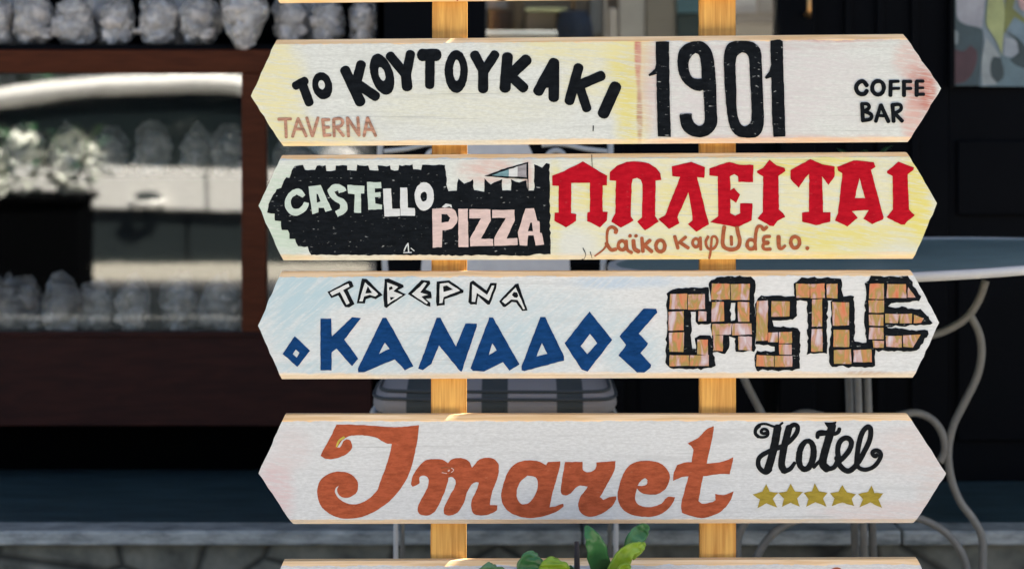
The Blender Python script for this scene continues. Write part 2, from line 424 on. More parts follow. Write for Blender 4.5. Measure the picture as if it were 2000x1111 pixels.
k.st('A2', [(583, 272), (562, 548)], 96).st('A2', [(750, 297), (620, 420)], 96).st('A2', [(600, 430), (726, 545)], 88)
k.st('A2', [(988, 322), (850, 574)], 94).st('A2', [(986, 322), (985, 630)], 94).st('A2', [(905, 510), (985, 506)], 70)
k.st('A2', [(1200, 365), (1120, 658)], 88).st('A2', [(1400, 437), (1200, 522)], 86).st('A2', [(1212, 540), (1272, 722)], 82)
k.st('A2', [(1522, 530), (1415, 768)], 102).st('A2', [(1328, 872), (1326, 915)], 9).done()
k = Word(b1, 'lettering', m_pencil, 'faded brown lettering at the lower left')
for L in ([(285, 815), (392, 812)], [(345, 815), (352, 970)], [(455, 808), (407, 965)], [(455, 808), (525, 962)], [(428, 900), (500, 900)],
          [(530, 802), (578, 960)], [(628, 802), (580, 960)], [(668, 815), (683, 960)], [(672, 820), (724, 818)], [(676, 886), (722, 884)], [(685, 955), (734, 952)],
          [(764, 815), (768, 962)], [(764, 815), (820, 810), (842, 838), (825, 872), (778, 886)], [(790, 886), (848, 958)],
          [(882, 802), (893, 962)], [(886, 806), (985, 955)], [(973, 800), (984, 955)], [(1058, 802), (1027, 960)], [(1058, 802), (1128, 958)], [(1040, 902), (1100, 906)]):
    k.st('A1', L, 27)
k.done()
k = Word(b1, 'number', m_black, 'tall black number 1901')
k.poly('A3', [(268, 142), (385, 142), (390, 600), (402, 968), (288, 965), (278, 640), (275, 425), (215, 442), (205, 430), (265, 375), (272, 330)])
k.poly('A3', [(620, 138), (690, 150), (740, 200), (768, 270), (785, 400), (795, 520), (800, 760), (800, 860), (760, 925), (700, 965), (620, 968), (545, 940), (495, 880), (478, 800), (480, 768), (582, 765), (590, 820), (625, 865), (660, 870), (690, 840), (690, 700), (682, 562), (640, 570), (580, 550), (510, 490), (470, 410), (457, 310), (475, 220), (530, 165)],
       [(615, 240), (645, 260), (662, 340), (668, 462), (610, 462), (575, 435), (553, 360), (570, 280)], smooth=65)
k.poly('A3', [(900, 160), (960, 138), (1080, 138), (1140, 165), (1180, 215), (1188, 300), (1200, 600), (1208, 850), (1190, 920), (1150, 965), (1060, 975), (980, 960), (925, 905), (895, 800), (872, 600), (862, 380), (865, 240)],
       [(970, 280), (1000, 245), (1040, 240), (1075, 275), (1085, 400), (1100, 700), (1098, 820), (1075, 860), (1040, 875), (1005, 850), (975, 760), (970, 560), (962, 380)], smooth=65)
k.poly('A3', [(1265, 132), (1350, 122), (1372, 140), (1378, 400), (1385, 600), (1395, 965), (1290, 968), (1280, 800), (1272, 480), (1270, 450), (1228, 468), (1215, 452), (1255, 400), (1270, 340), (1262, 220)]).done()
k = Word(b1, 'lettering', m_black2, 'small black lettering in two lines near the right tip')
k.st('A4', [(768, 522), (735, 487), (695, 500), (675, 545), (700, 590), (745, 595), (768, 568)], 38).ring('A4', (865, 542), 51, 58, 37)
for L, d in (([(975, 492), (972, 608)], 36), ([(968, 488), (1042, 486)], 29), ([(975, 550), (1048, 547)], 27), ([(1090, 492), (1090, 610)], 36), ([(1083, 488), (1152, 488)], 29), ([(1090, 550), (1152, 548)], 27),
             ([(1200, 490), (1200, 608)], 36), ([(1198, 485), (1258, 485)], 27), ([(1200, 545), (1258, 543)], 23), ([(1194, 600), (1262, 598)], 29),
             ([(726, 680), (734, 828)], 36), ([(726, 682), (775, 685), (786, 715), (745, 745)], 32), ([(745, 745), (805, 775), (800, 810), (738, 825)], 34),
             ([(888, 692), (845, 833)], 33), ([(890, 692), (955, 835)], 35), ([(865, 782), (935, 786)], 28), ([(990, 690), (1000, 833)], 36), ([(988, 690), (1055, 690), (1062, 730), (1003, 766)], 32), ([(1012, 766), (1074, 830)], 34)):
    k.st('A4', L, d)
k.done()

# ---- board 2: castello pizza / Greek cafe
b2 = Board([(550, 304), (505, 402), (553, 509), (1784, 506), (1830, 397), (1772, 298)],
           'arrow board with a black castle silhouette on the left and thick red lettering on yellow', (.55, .58, .535),
           [(530, 400, 120, 130, (.40, .52, .40), .6), (560, 470, 60, 60, (.37, .50, .38), .4), (960, 335, 75, 36, PNK, .75), (1030, 340, 18, 50, PNK, .6),
            (1290, 420, 330, 200, PYEL, .75), (1600, 420, 420, 220, PYEL, .75), (1720, 480, 90, 40, WH, .7), (1480, 395, 60, 60, WH, .5), (1210, 420, 40, 70, WH, .5), (1085, 400, 22, 130, YEL, .55), (1180, 380, 90, 50, YEL, .6), (1560, 325, 240, 28, YEL, .9), (1640, 465, 200, 40, YEL, .8),
            (1780, 380, 55, 110, YEL, .95), (1800, 430, 30, 60, YEL, .95), (1330, 380, 70, 60, YEL, .35), (1500, 500, 400, 12, YEL, .5), (1130, 480, 60, 50, WH, .6)], 2)
k = Word(b2, 'castle_silhouette', m_black, 'black painted castle wall with battlements')
def pt(z, L): x0, y0, s_ = ZM[z]; return [(x0+a/s_, y0+c/s_) for a, c in L]
top = pt('B1', [(370, 165), (450, 155), (458, 205), (560, 208), (568, 165), (660, 165), (665, 210), (748, 210), (755, 160), (855, 160), (862, 210), (945, 208), (952, 160), (1060, 158), (1075, 205), (1155, 208), (1155, 162), (1262, 160), (1275, 205), (1340, 205), (1348, 160)])
top += pt('B2', [(125, 158), (135, 198), (210, 200), (218, 158), (432, 158), (445, 280), (460, 402), (540, 405), (552, 285), (608, 340), (690, 290), (705, 395), (798, 402), (808, 285), (860, 340), (965, 290), (970, 398), (1050, 402), (1060, 290), (1130, 325), (1195, 300), (1215, 400), (1268, 400), (1270, 150), (1340, 180), (1385, 140), (1418, 140), (1420, 600), (1425, 990), (1300, 1000), (1100, 1015), (900, 1005), (500, 1010), (100, 1005)])
top += pt('B1', [(515, 1003), (490, 930), (390, 920), (370, 860), (320, 860), (300, 770), (240, 765), (230, 695), (180, 685), (178, 620), (100, 610), (125, 520), (190, 380), (240, 370), (285, 275), (320, 270), (340, 210)])
k.poly('P', top, jit=.0010).done()
k = Word(b2, 'lettering', m_pale_g, 'pale green letters on the black castle')
k.poly('B1', [(465, 440), (430, 392), (390, 378), (335, 400), (290, 450), (270, 510), (285, 575), (330, 625), (380, 635), (440, 610), (490, 560), (500, 515), (455, 505), (430, 545), (390, 570), (350, 560), (330, 510), (345, 460), (385, 435), (420, 455), (440, 465)], smooth=55)
k.poly('B1', [(495, 360), (610, 345), (715, 580), (655, 598), (640, 560), (590, 560), (590, 605), (530, 620)], [(572, 430), (585, 430), (608, 500), (575, 510)])
k.poly('B1', [(675, 390), (720, 345), (780, 338), (840, 370), (855, 400), (780, 425), (775, 395), (740, 410), (770, 450), (840, 490), (862, 540), (850, 600), (770, 648), (745, 590), (790, 570), (790, 530), (720, 480), (690, 440)], smooth=60)
k.poly('B1', [(862, 345), (1025, 355), (1020, 425), (990, 425), (992, 608), (925, 605), (930, 435), (870, 425)])
k.poly('B1', [(1045, 318), (1180, 318), (1185, 375), (1120, 380), (1120, 415), (1175, 412), (1178, 455), (1122, 460), (1125, 520), (1190, 530), (1185, 575), (1060, 578)]).done()
k = Word(b2, 'lettering', m_pale_w, 'off-white letters on the black castle')
k.poly('B1', [(1200, 380), (1275, 378), (1285, 570), (1358, 568), (1358, 638), (1210, 642)])
k.poly('B2', [(8, 368), (75, 370), (80, 560), (145, 562), (148, 635), (10, 635)])
k.ell('B2', (235, 453), (91, 133), (231, 454), (31, 46), 0)
k.poly('B2', [(400, 552), (440, 520), (490, 530), (498, 560), (470, 545), (430, 560)]).done()
k = Word(b2, 'lettering', m_pale_p, 'pale pink letters on the black castle')
k.poly('B2', [(310, 570), (480, 562), (530, 590), (548, 660), (530, 720), (470, 765), (405, 770), (402, 930), (315, 935)], [(398, 620), (450, 620), (480, 655), (460, 690), (398, 700)], smooth=38)
k.poly('B2', [(555, 572), (645, 568), (652, 930), (558, 930)])
k.poly('B2', [(660, 572), (858, 575), (862, 680), (770, 850), (885, 855), (885, 918), (668, 922), (665, 850), (770, 660), (660, 660)])
k.poly('B2', [(875, 580), (1085, 580), (1088, 680), (1010, 848), (1112, 845), (1115, 910), (895, 918), (895, 840), (1005, 655), (875, 655)])
k.poly('B2', [(1190, 565), (1270, 565), (1300, 680), (1322, 690), (1325, 795), (1345, 800), (1365, 905), (1285, 915), (1268, 820), (1215, 822), (1205, 915), (1135, 915), (1118, 790)], [(1235, 700), (1250, 700), (1262, 780), (1212, 780)]).done()
k = Word(b2, 'brush_mark', m_pale_w)
k.st('B2', [(45, 965), (60, 930), (82, 895)], 12).st('B2', [(82, 900), (88, 975)], 11).st('B2', [(40, 982), (115, 980)], 9).st('B2', [(110, 940), (140, 965)], 8).done()
k = Word(b2, 'painted_flag', m_black2, 'small painted pennant on the castle tower')
k.poly('B2', [(802, 262), (960, 200), (1215, 128), (1216, 292), (980, 278)]).st('B2', [(1212, 130), (1214, 395)], 8).done()
k = Word(b2, 'flag_stripe', m_teal_p); k.poly('B2', [(870, 256), (950, 222), (1032, 198), (1032, 264)]).done()
k = Word(b2, 'flag_stripe', m_pale_w); k.poly('B2', [(1032, 198), (1115, 172), (1115, 267), (1032, 264)]).done()
k = Word(b2, 'flag_stripe', m_grey_p); k.poly('B2', [(1115, 172), (1200, 146), (1200, 274), (1115, 267)]).done()
k = Word(b2, 'lettering', m_red, 'thick red decorative lettering')
k.poly('B3', [(90, 258), (200, 215), (300, 165), (380, 122), (450, 165), (530, 215), (608, 258), (605, 350), (565, 350), (565, 598), (612, 598), (605, 680), (540, 745), (420, 685), (420, 605), (445, 600), (445, 325), (270, 325), (268, 610), (315, 620), (315, 685), (220, 745), (110, 685), (112, 605), (150, 605), (150, 355), (90, 350)])
k.poly('B3', [(632, 225), (700, 165), (790, 128), (900, 122), (1000, 140), (1070, 185), (1110, 240), (1118, 300), (1065, 305), (1060, 640), (1095, 690), (965, 775), (890, 690), (935, 650), (942, 340), (925, 295), (890, 280), (850, 290), (838, 340), (830, 640), (858, 680), (735, 748), (645, 690), (685, 610), (690, 305), (632, 300)])
k.poly('B3', [(1218, 170), (1400, 128), (1530, 178), (1525, 278), (1455, 270), (1540, 610), (1568, 715), (1450, 785), (1368, 715), (1412, 680), (1412, 640), (1375, 415), (1270, 650), (1290, 705), (1192, 760), (1090, 665), (1155, 630), (1295, 270), (1220, 260)])
k.poly('B3', [(1572, 188), (1760, 128), (1860, 155), (1985, 155), (1985, 318), (1845, 318), (1842, 262), (1805, 240), (1765, 262), (1772, 395), (1805, 370), (1860, 438), (1825, 515), (1770, 475), (1770, 610), (1815, 635), (1862, 610), (1862, 518), (1980, 520), (1970, 680), (1835, 745), (1580, 695), (1655, 640), (1650, 265), (1572, 255)])
k.poly('B4', [(185, 215), (240, 185), (303, 108), (370, 160), (445, 185), (455, 215), (388, 262), (392, 575), (430, 610), (453, 645), (380, 685), (345, 732), (305, 728), (190, 660), (240, 600), (245, 265), (190, 235)])
k.poly('B4', [(500, 205), (688, 103), (800, 150), (920, 172), (918, 265), (858, 345), (800, 265), (810, 600), (878, 602), (878, 690), (740, 725), (610, 690), (610, 605), (675, 600), (678, 240), (640, 280), (580, 372), (502, 290)])
k.poly('B4', [(940, 175), (1100, 112), (1285, 130), (1305, 175), (1262, 205), (1270, 240), (1380, 650), (1375, 670), (1272, 712), (1190, 665), (1240, 580), (1080, 590), (1135, 655), (1038, 735), (920, 680), (950, 610), (990, 235), (950, 210)], [(1152, 280), (1205, 470), (1108, 470)])
k.poly('B4', [(1410, 215), (1520, 127), (1665, 180), (1660, 205), (1608, 245), (1618, 575), (1675, 630), (1600, 690), (1580, 722), (1545, 720), (1408, 650), (1468, 575), (1465, 262), (1415, 235)]).done()
k = Word(b2, 'lettering', m_brownp, 'brown handwritten Greek lettering below the red word')
k.st('B3', [(688, 792), (692, 768), (655, 742), (618, 762), (605, 830), (605, 895), (575, 950), (492, 1015)], 40, 14).st('B3', [(600, 895), (645, 955), (690, 950)], 36)
k.ring('B3', (748, 915), 36, 42, 32).st('B3', [(788, 872), (798, 955), (838, 982)], 32)
k.st('B3', [(855, 870), (866, 945), (905, 972)], 40).ell('B3', (822, 825), (18, 17)).ell('B3', (880, 825), (18, 17))
k.st('B3', [(935, 845), (945, 972)], 34).st('B3', [(1012, 866), (952, 920)], 34).st('B3', [(965, 918), (1028, 972)], 36).ring('B3', (1110, 920), 42, 54, 35)
k.st('B3', [(1245, 830), (1275, 940)], 34).st('B3', [(1348, 836), (1285, 890)], 30).st('B3', [(1300, 890), (1372, 938)], 34).ring('B3', (1445, 890), 30, 38, 31).st('B3', [(1486, 842), (1490, 952)], 30)
k.st('B3', [(1560, 832), (1538, 882), (1560, 942), (1612, 942), (1646, 882), (1632, 836), (1600, 834), (1592, 872), (1582, 980), (1570, 1035)], 28, 22)
k.st('B3', [(1712, 740), (1700, 830), (1704, 920), (1770, 953), (1838, 935), (1858, 870), (1842, 800), (1832, 745)], 37).st('B3', [(1778, 832), (1781, 908)], 30)
k.ring('B4', (130, 905), 40, 46, 33).st('B4', [(172, 905), (176, 955)], 22).st('B4', [(168, 880), (176, 790), (195, 738), (228, 738), (245, 765), (278, 742)], 32)
k.st('B4', [(306, 830), (255, 838), (252, 880), (292, 890), (248, 902), (250, 945), (312, 950)], 31)
k.st('B4', [(388, 832), (396, 935), (420, 942), (450, 918)], 42, 26).ring('B4', (545, 885), 41, 53, 35).ell('B4', (659, 940), (19, 18)).done()
for L in ([(462, 62), (464, 120), (468, 178)], [(380, 940), (405, 1000), (392, 1040)], [(448, 975), (458, 1010), (466, 1035)], [(370, 1045), (390, 1042)]): Word(b2, 'crack', m_black2).st('B3', L, 8, 4).done()

# ---- board 3: taverna / castle
BLW = (.35, .475, .52)
b3 = Board([(549, 532), (504, 636), (550, 741), (1784, 738), (1834, 630), (1780, 529)],
           'arrow board with blue angular Greek lettering and brick-patterned letters', (.555, .575, .565),
           [(560, 580, 130, 120, BLW, .9), (700, 560, 260, 70, BLW, .8), (900, 680, 430, 80, BLW, .5), (1210, 552, 150, 18, (.30, .43, .56), .55), (1230, 680, 90, 90, BLW, .6), (650, 720, 200, 26, BLW, .6), (1040, 610, 230, 80, BLW, .5),
            (1560, 630, 260, 140, (.59, .59, .57), .7), (1690, 728, 70, 6, (.3, .16, .08), .5)], 3, top_band=10, hatch=38)
k = Word(b3, 'lettering', m_black2, 'small outlined black lettering along the top')
kw = Word(b3, 'letter_filling', m_pale_w)
outl = [('C1', [(675, 240), (880, 135), (905, 140), (922, 190), (865, 225), (930, 355), (880, 388), (840, 385), (775, 275), (710, 300)], [(698, 248), (870, 162), (882, 192), (822, 225), (884, 345), (854, 363), (792, 242), (718, 275)], None),
        ('C1', [(1000, 115), (1045, 120), (1195, 270), (1130, 310), (1085, 295), (1035, 310), (1030, 352), (950, 348)], [(1028, 150), (1155, 262), (1125, 284), (1075, 267), (1017, 284), (1006, 330), (974, 330)], [[(1055, 190), (1095, 250), (1032, 255)]]),
        ('C1', [(1215, 120), (1250, 115), (1390, 175), (1395, 195), (1340, 225), (1415, 265), (1230, 392), (1210, 380), (1200, 280)], [(1236, 150), (1342, 192), (1296, 234), (1382, 270), (1242, 356)], [[(1255, 200), (1282, 188), (1292, 210), (1258, 228)], [(1262, 290), (1310, 290), (1270, 325)]]),
        ('C1', [(1430, 260), (1560, 130), (1640, 135), (1645, 165), (1600, 220), (1650, 240), (1660, 300), (1600, 305), (1645, 345), (1645, 380), (1615, 375)], [(1472, 262), (1588, 150), (1612, 160), (1548, 246), (1622, 268), (1560, 285), (1622, 345), (1612, 356)], None),
        ('C1', [(1705, 145), (1820, 130), (1960, 225), (1955, 250), (1780, 310), (1780, 365), (1705, 375), (1698, 330)], [(1734, 165), (1812, 155), (1925, 228), (1768, 290), (1760, 345), (1730, 350)], [[(1765, 190), (1800, 180), (1860, 220), (1770, 240)]]),
        ('C2', [(180, 150), (210, 130), (335, 225), (370, 155), (430, 155), (425, 200), (365, 355), (345, 355), (255, 275), (245, 355), (185, 355), (165, 330)], [(202, 165), (340, 266), (385, 180), (408, 180), (355, 318), (246, 248), (226, 332), (196, 328)], None),
        ('C2', [(450, 325), (600, 165), (630, 160), (715, 410), (665, 415), (610, 335), (570, 330), (510, 380), (490, 375)], [(478, 325), (606, 194), (692, 395), (677, 398), (622, 312), (564, 306), (508, 352)], [[(570, 265), (590, 240), (620, 245), (632, 275), (615, 292), (592, 290)]])]
for z, o, i_, hs in outl: k.poly(z, o)
b3.layer += 2
for z, o, i_, hs in outl: kw.poly(z, i_)
b3.layer += 2
for z, o, i_, hs in outl:
    for h in (hs or []): k.poly(z, h)
k.done(); kw.done()
k = Word(b3, 'lettering', m_blue, 'large angular blue lettering')
k.poly('C1', [(365, 658), (510, 795), (390, 948), (252, 825)], [(375, 785), (412, 815), (385, 860), (348, 825)])
k.poly('C1', [(608, 495), (710, 492), (715, 660), (905, 480), (990, 487), (835, 690), (965, 870), (905, 940), (760, 775), (715, 810), (712, 980), (608, 980)])
k.poly('C1', [(1195, 485), (1230, 485), (1485, 940), (1405, 978), (1310, 875), (1020, 998), (965, 995), (960, 965)], [(1215, 720), (1258, 775), (1160, 825)])
k.poly('C2', [(-130, 478), (-95, 478), (50, 745), (138, 530), (245, 532), (243, 560), (105, 975), (90, 975), (-108, 735), (-178, 907), (-260, 966), (-301, 951)])
k.poly('C2', [(360, 475), (395, 475), (640, 910), (548, 970), (488, 890), (310, 978), (205, 970), (185, 945)], [(390, 715), (428, 780), (355, 825)])
k.poly('C2', [(835, 472), (880, 472), (1055, 835), (1055, 875), (690, 972), (660, 965), (660, 930)], [(850, 712), (900, 812), (800, 838)])
k.poly('C2', [(1292, 418), (1502, 682), (1275, 978), (1220, 960), (1060, 715)], [(1297, 628), (1365, 715), (1270, 815), (1210, 740)])
k.poly('C2', [(1795, 392), (1910, 395), (1922, 430), (1750, 625), (1835, 715), (1830, 735), (1768, 805), (1865, 915), (1860, 940), (1800, 985), (1735, 985), (1562, 828), (1632, 730), (1570, 650)]).done()
k = Word(b3, 'lettering', m_black, 'black outlines of the brick-built letters')
k.poly('C3', [(105, 255), (160, 210), (500, 200), (510, 330), (540, 340), (540, 530), (500, 545), (400, 548), (378, 520), (378, 420), (335, 430), (345, 770), (380, 775), (375, 680), (420, 648), (510, 650), (540, 690), (550, 830), (565, 930), (530, 960), (290, 965), (140, 965), (105, 935), (100, 830), (105, 620)], jit=.0014)
k.poly('C3', [(500, 150), (580, 105), (720, 97), (900, 100), (938, 140), (935, 330), (950, 560), (940, 800), (760, 805), (755, 670), (700, 670), (695, 770), (660, 818), (550, 812), (530, 650), (510, 560), (530, 500), (525, 330)], [(715, 350), (755, 350), (750, 515), (712, 515)], jit=.0014)
k.poly('C3', [(945, 330), (1000, 280), (1100, 270), (1320, 285), (1335, 310), (1330, 470), (1300, 505), (1110, 510), (1110, 565), (1330, 580), (1365, 620), (1360, 960), (1320, 980), (940, 980), (930, 830), (960, 795), (1130, 800), (1130, 750), (950, 735), (945, 560)], jit=.0014)
k.poly('C4', [(-50, 165), (20, 105), (400, 115), (415, 280), (395, 325), (270, 320), (265, 820), (80, 828), (80, 330), (-45, 325)], jit=.0014)
k.poly('C4', [(300, 330), (330, 310), (420, 280), (520, 285), (530, 715), (700, 720), (720, 790), (720, 930), (690, 950), (320, 945), (290, 930), (290, 780), (305, 560)], jit=.0014)
k.poly('C4', [(625, 160), (680, 95), (1030, 95), (1150, 290), (1140, 325), (860, 345), (850, 385), (1160, 400), (1255, 530), (1240, 550), (850, 565), (850, 585), (1220, 605), (1220, 640), (1115, 800), (720, 795), (640, 730), (620, 500)], jit=.0014).done()
# brick faces, each painted in a few wet streaks of its own colours
def brick_mat():
    m = M('painted_bricks', (.5, .25, .15), .5, .35); n = m.node_tree; b = n.nodes['Principled BSDF']
    tc = n.nodes.new('ShaderNodeTexCoord'); mp = n.nodes.new('ShaderNodeMapping'); mp.inputs['Scale'].default_value = (1.7, 1, .6)
    n.links.new(tc.outputs['Object'], mp.inputs[0])
    nz = n.nodes.new('ShaderNodeTexNoise'); nz.inputs['Scale'].default_value = 42; nz.inputs['Detail'].default_value = 3; nz.inputs['Distortion'].default_value = .7
    n.links.new(mp.outputs[0], nz.inputs['Vector'])
    rp = n.nodes.new('ShaderNodeValToRGB'); cr = rp.color_ramp
    cr.elements[0].position = .28; cr.elements[0].color = (.50, .13, .055, 1); cr.elements[1].position = .72; cr.elements[1].color = (.50, .46, .49, 1)
    for p, c in ((.40, (.47, .19, .09)), (.45, (.37, .19, .055)), (.50, (.27, .215, .06)), (.55, (.42, .22, .15)), (.60, (.42, .29, .28))):
        e = cr.elements.new(p); e.color = (*c, 1)
    n.links.new(nz.outputs['Fac'], rp.inputs[0]); n.links.new(rp.outputs[0], b.inputs['Base Color'])
    return m
b3.layer += 3
k = Word(b3, 'brick_filling', brick_mat(), 'painted orange, mauve and ochre brick faces')
def br(z, x0, y0, x1, y1, cols=1, rows=1):
    for i in range(cols):
        for j in range(rows):
            a, c = x0+(x1-x0)*i/cols+(3 if i else 0), x0+(x1-x0)*(i+1)/cols-(3 if i < cols-1 else 0)
            d, e = y0+(y1-y0)*j/rows+(3 if j else 0), y0+(y1-y0)*(j+1)/rows-(3 if j < rows-1 else 0)
            q = random.Random(int(x0*7+y0*13+i+j)); g = lambda: q.uniform(-5, 5)
            k.poly(z, [(a+g(), d+g()), (c+g(), d+g()), (c+g(), e+g()), (a+g(), e+g())])
for r_ in [(135, 262, 470, 405, 2), (125, 425, 265, 605), (130, 625, 270, 805), (135, 835, 500, 940, 2), (410, 425, 480, 520), (392, 690, 495, 830),
           (527, 165, 888, 315, 2), (530, 335, 650, 520), (780, 338, 890, 525), (535, 540, 905, 645, 2), (545, 655, 635, 800), (780, 660, 910, 790),
           (955, 325, 1060, 700), (1095, 328, 1265, 470), (1065, 622, 1155, 715), (1162, 620, 1285, 722), (1166, 732, 1285, 828), (955, 838, 1290, 945, 2)]: br('C3', *r_)
for r_ in [(-28, 165, 105, 300), (108, 165, 245, 300), (262, 165, 365, 300), (125, 312, 222, 570), (118, 590, 225, 805), (318, 340, 475, 560), (330, 595, 480, 755), (328, 785, 492, 920), (515, 785, 690, 905),
           (665, 165, 805, 305), (830, 170, 1015, 295), (660, 320, 800, 440), (660, 455, 800, 560), (815, 450, 940, 535), (948, 450, 1070, 535), (660, 575, 800, 690), (700, 700, 803, 765), (822, 655, 972, 762)]: br('C4', *r_)
k.poly('C4', [(1030, 195), (1100, 290), (1025, 295)]).poly('C4', [(1085, 455), (1180, 490), (1150, 530), (1085, 535)]).poly('C4', [(982, 650), (1150, 640), (1075, 765), (985, 755)]).done()

# ---- board 4: hotel
b4 = Board([(556, 811), (505, 924), (572, 1024), (1785, 1022), (1848, 924), (1774, 810)],
           'arrow board with large terracotta script lettering and five gold stars', (.53, .55, .548),
           [(540, 960, 50, 90, (.54, .40, .40), .75), (570, 880, 60, 60, (.53, .47, .46), .6), (1790, 880, 120, 80, (.53, .44, .41), .5), (1740, 1000, 200, 30, (.54, .42, .39), .5), (1830, 960, 50, 60, (.5, .41, .37), .4)], 4, bot_amt=.5)
m_yell = paint_mat('olive_paint', (.42, .36, .06), .3)
k = Word(b4, 'lettering', m_terra, 'large terracotta script word')
k.poly('D1', [(760, 138), (900, 138), (1100, 150), (1280, 162), (1400, 158), (1537, 142), (1530, 240), (1500, 400), (1460, 560), (1400, 690), (1300, 820), (1180, 920), (1050, 990), (920, 1022), (800, 1020), (690, 975), (610, 900), (578, 790), (590, 700), (640, 630), (720, 590), (820, 582), (900, 610), (950, 660), (965, 720), (945, 780), (890, 820), (820, 825), (775, 790), (765, 745), (780, 712), (752, 735), (748, 780), (790, 840), (860, 880), (960, 885), (1060, 840), (1140, 760), (1170, 680), (1210, 580), (1250, 460), (1282, 322), (1220, 310), (1130, 260), (1000, 240), (900, 243), (850, 262), (810, 290), (778, 335), (768, 356), (792, 354), (805, 332), (825, 293), (855, 275), (890, 290), (908, 340), (890, 385), (830, 430), (740, 460), (660, 462), (608, 432), (625, 395), (690, 280)], smooth=50)
k.poly('D2', [(15, 700), (30, 620), (80, 540), (150, 475), (240, 462), (310, 470), (360, 500), (400, 465), (480, 455), (550, 475), (590, 545), (650, 475), (730, 448), (800, 465), (840, 520), (835, 620), (790, 740), (765, 830), (760, 895), (830, 898), (820, 945), (760, 980), (680, 995), (610, 980), (580, 920), (590, 840), (640, 740), (650, 685), (625, 680), (580, 710), (540, 780), (510, 880), (450, 965), (380, 995), (325, 980), (325, 920), (380, 810), (430, 710), (430, 660), (395, 630), (368, 635), (355, 700), (310, 820), (250, 940), (190, 990), (110, 990), (75, 950), (90, 880), (150, 770), (180, 690), (170, 635), (135, 618), (95, 635), (90, 690), (30, 722)], smooth=62)
k.poly('D2', [(890, 680), (930, 580), (1000, 505), (1090, 478), (1200, 480), (1290, 520), (1305, 490), (1422, 485), (1420, 520), (1385, 650), (1345, 800), (1322, 915), (1380, 905), (1450, 882), (1455, 905), (1400, 950), (1280, 995), (1160, 1018), (1040, 1005), (940, 960), (880, 890), (865, 790)], [(1110, 618), (1180, 630), (1210, 680), (1200, 760), (1150, 850), (1090, 888), (1035, 870), (1010, 800), (1030, 700)], smooth=55)
k.poly('D3', [(-80, 490), (85, 488), (90, 560), (125, 585), (175, 580), (210, 545), (215, 495), (400, 480), (385, 570), (340, 660), (280, 770), (250, 820), (280, 845), (340, 820), (400, 812), (400, 850), (350, 920), (260, 980), (160, 1008), (80, 980), (45, 910), (60, 830), (110, 760), (135, 720), (60, 715), (20, 735), (-20, 780), (-70, 805), (-110, 795), (-120, 760), (-108, 660)], smooth=60)
k.poly('D3', [(430, 720), (470, 600), (530, 520), (610, 485), (740, 480), (840, 515), (900, 590), (905, 660), (870, 740), (800, 790), (720, 798), (640, 780), (598, 740), (580, 830), (600, 880), (660, 912), (750, 912), (830, 880), (890, 820), (960, 822), (930, 890), (860, 960), (760, 1002), (620, 1002), (510, 970), (440, 900), (415, 810)], [(605, 715), (640, 665), (675, 640), (700, 660), (690, 700), (650, 715)], smooth=60)
k.poly('D3', [(1075, 315), (1180, 260), (1260, 180), (1325, 153), (1310, 260), (1280, 400), (1258, 505), (1360, 495), (1440, 475), (1510, 445), (1500, 490), (1475, 605), (1380, 605), (1222, 625), (1200, 740), (1180, 860), (1220, 882), (1300, 870), (1340, 850), (1335, 790), (1420, 800), (1512, 768), (1480, 850), (1400, 950), (1300, 1000), (1210, 1018), (1110, 1000), (1025, 970), (1015, 900), (1050, 750), (1085, 625), (1020, 635), (940, 670), (945, 600), (975, 520), (1040, 498), (1115, 490), (1128, 380), (1110, 340)], smooth=45).done()
k = Word(b4, 'brush_mark', m_yell); k.st('D1', [(830, 258), (785, 290), (760, 345)], 22, 14).done()
k = Word(b4, 'knot', paint_mat('knot_brown', (.22, .07, .03), .4)); k.st('D2', [(300, 548), (340, 540), (375, 545), (425, 550)], 12).st('D2', [(310, 575), (345, 590)], 9).st('D2', [(400, 590), (372, 615)], 9).done()
k = Word(b4, 'knot', m_pale_p); k.st('D2', [(365, 575), (375, 568)], 14).st('D2', [(395, 548), (415, 565), (395, 588)], 7).st('D2', [(305, 590), (350, 598)], 6).done()
k = Word(b4, 'lettering', m_black2, 'black script word above the stars')
k.st('D4', [(222, 218), (196, 222), (176, 204), (200, 180), (236, 196), (236, 240), (185, 258), (130, 238), (118, 190), (150, 145), (215, 132), (290, 155), (330, 158), (378, 122)], 31, 22)
k.st('D4', [(160, 150), (130, 180), (122, 220), (150, 252)], 34)
k.st('D4', [(332, 165), (305, 320), (265, 480), (235, 570)], 75)
k.st('D4', [(262, 560), (225, 588), (185, 572), (150, 520), (160, 450), (235, 398), (350, 352), (440, 300), (508, 220), (520, 160), (486, 140), (435, 172)], 45)
k.st('D4', [(440, 165), (405, 300), (378, 430), (370, 520), (392, 572)], 66).st('D4', [(392, 578), (450, 555), (492, 500)], 50, 36)
k.ell('D4', (603, 427), (98, 160), (602, 425), (36, 108), 9).st('D4', [(672, 540), (710, 500), (745, 470)], 34)
k.st('D4', [(848, 150), (808, 290), (768, 430), (758, 510), (798, 555)], 75).poly('D4', [(772, 115), (812, 118), (845, 118), (888, 108), (882, 130), (858, 165), (800, 165), (780, 135)])
k.st('D4', [(708, 258), (712, 218), (750, 206), (820, 222), (870, 225), (905, 205), (915, 178)], 38).st('D4', [(715, 225), (800, 215)], 50).st('D4', [(800, 560), (862, 540), (892, 490)], 45)
k.st('D4', [(905, 460), (900, 360), (928, 288), (985, 264), (1026, 300), (1012, 370), (960, 440), (915, 480)], 50).st('D4', [(890, 450), (925, 530), (995, 575), (1060, 535), (1085, 500)], 52)
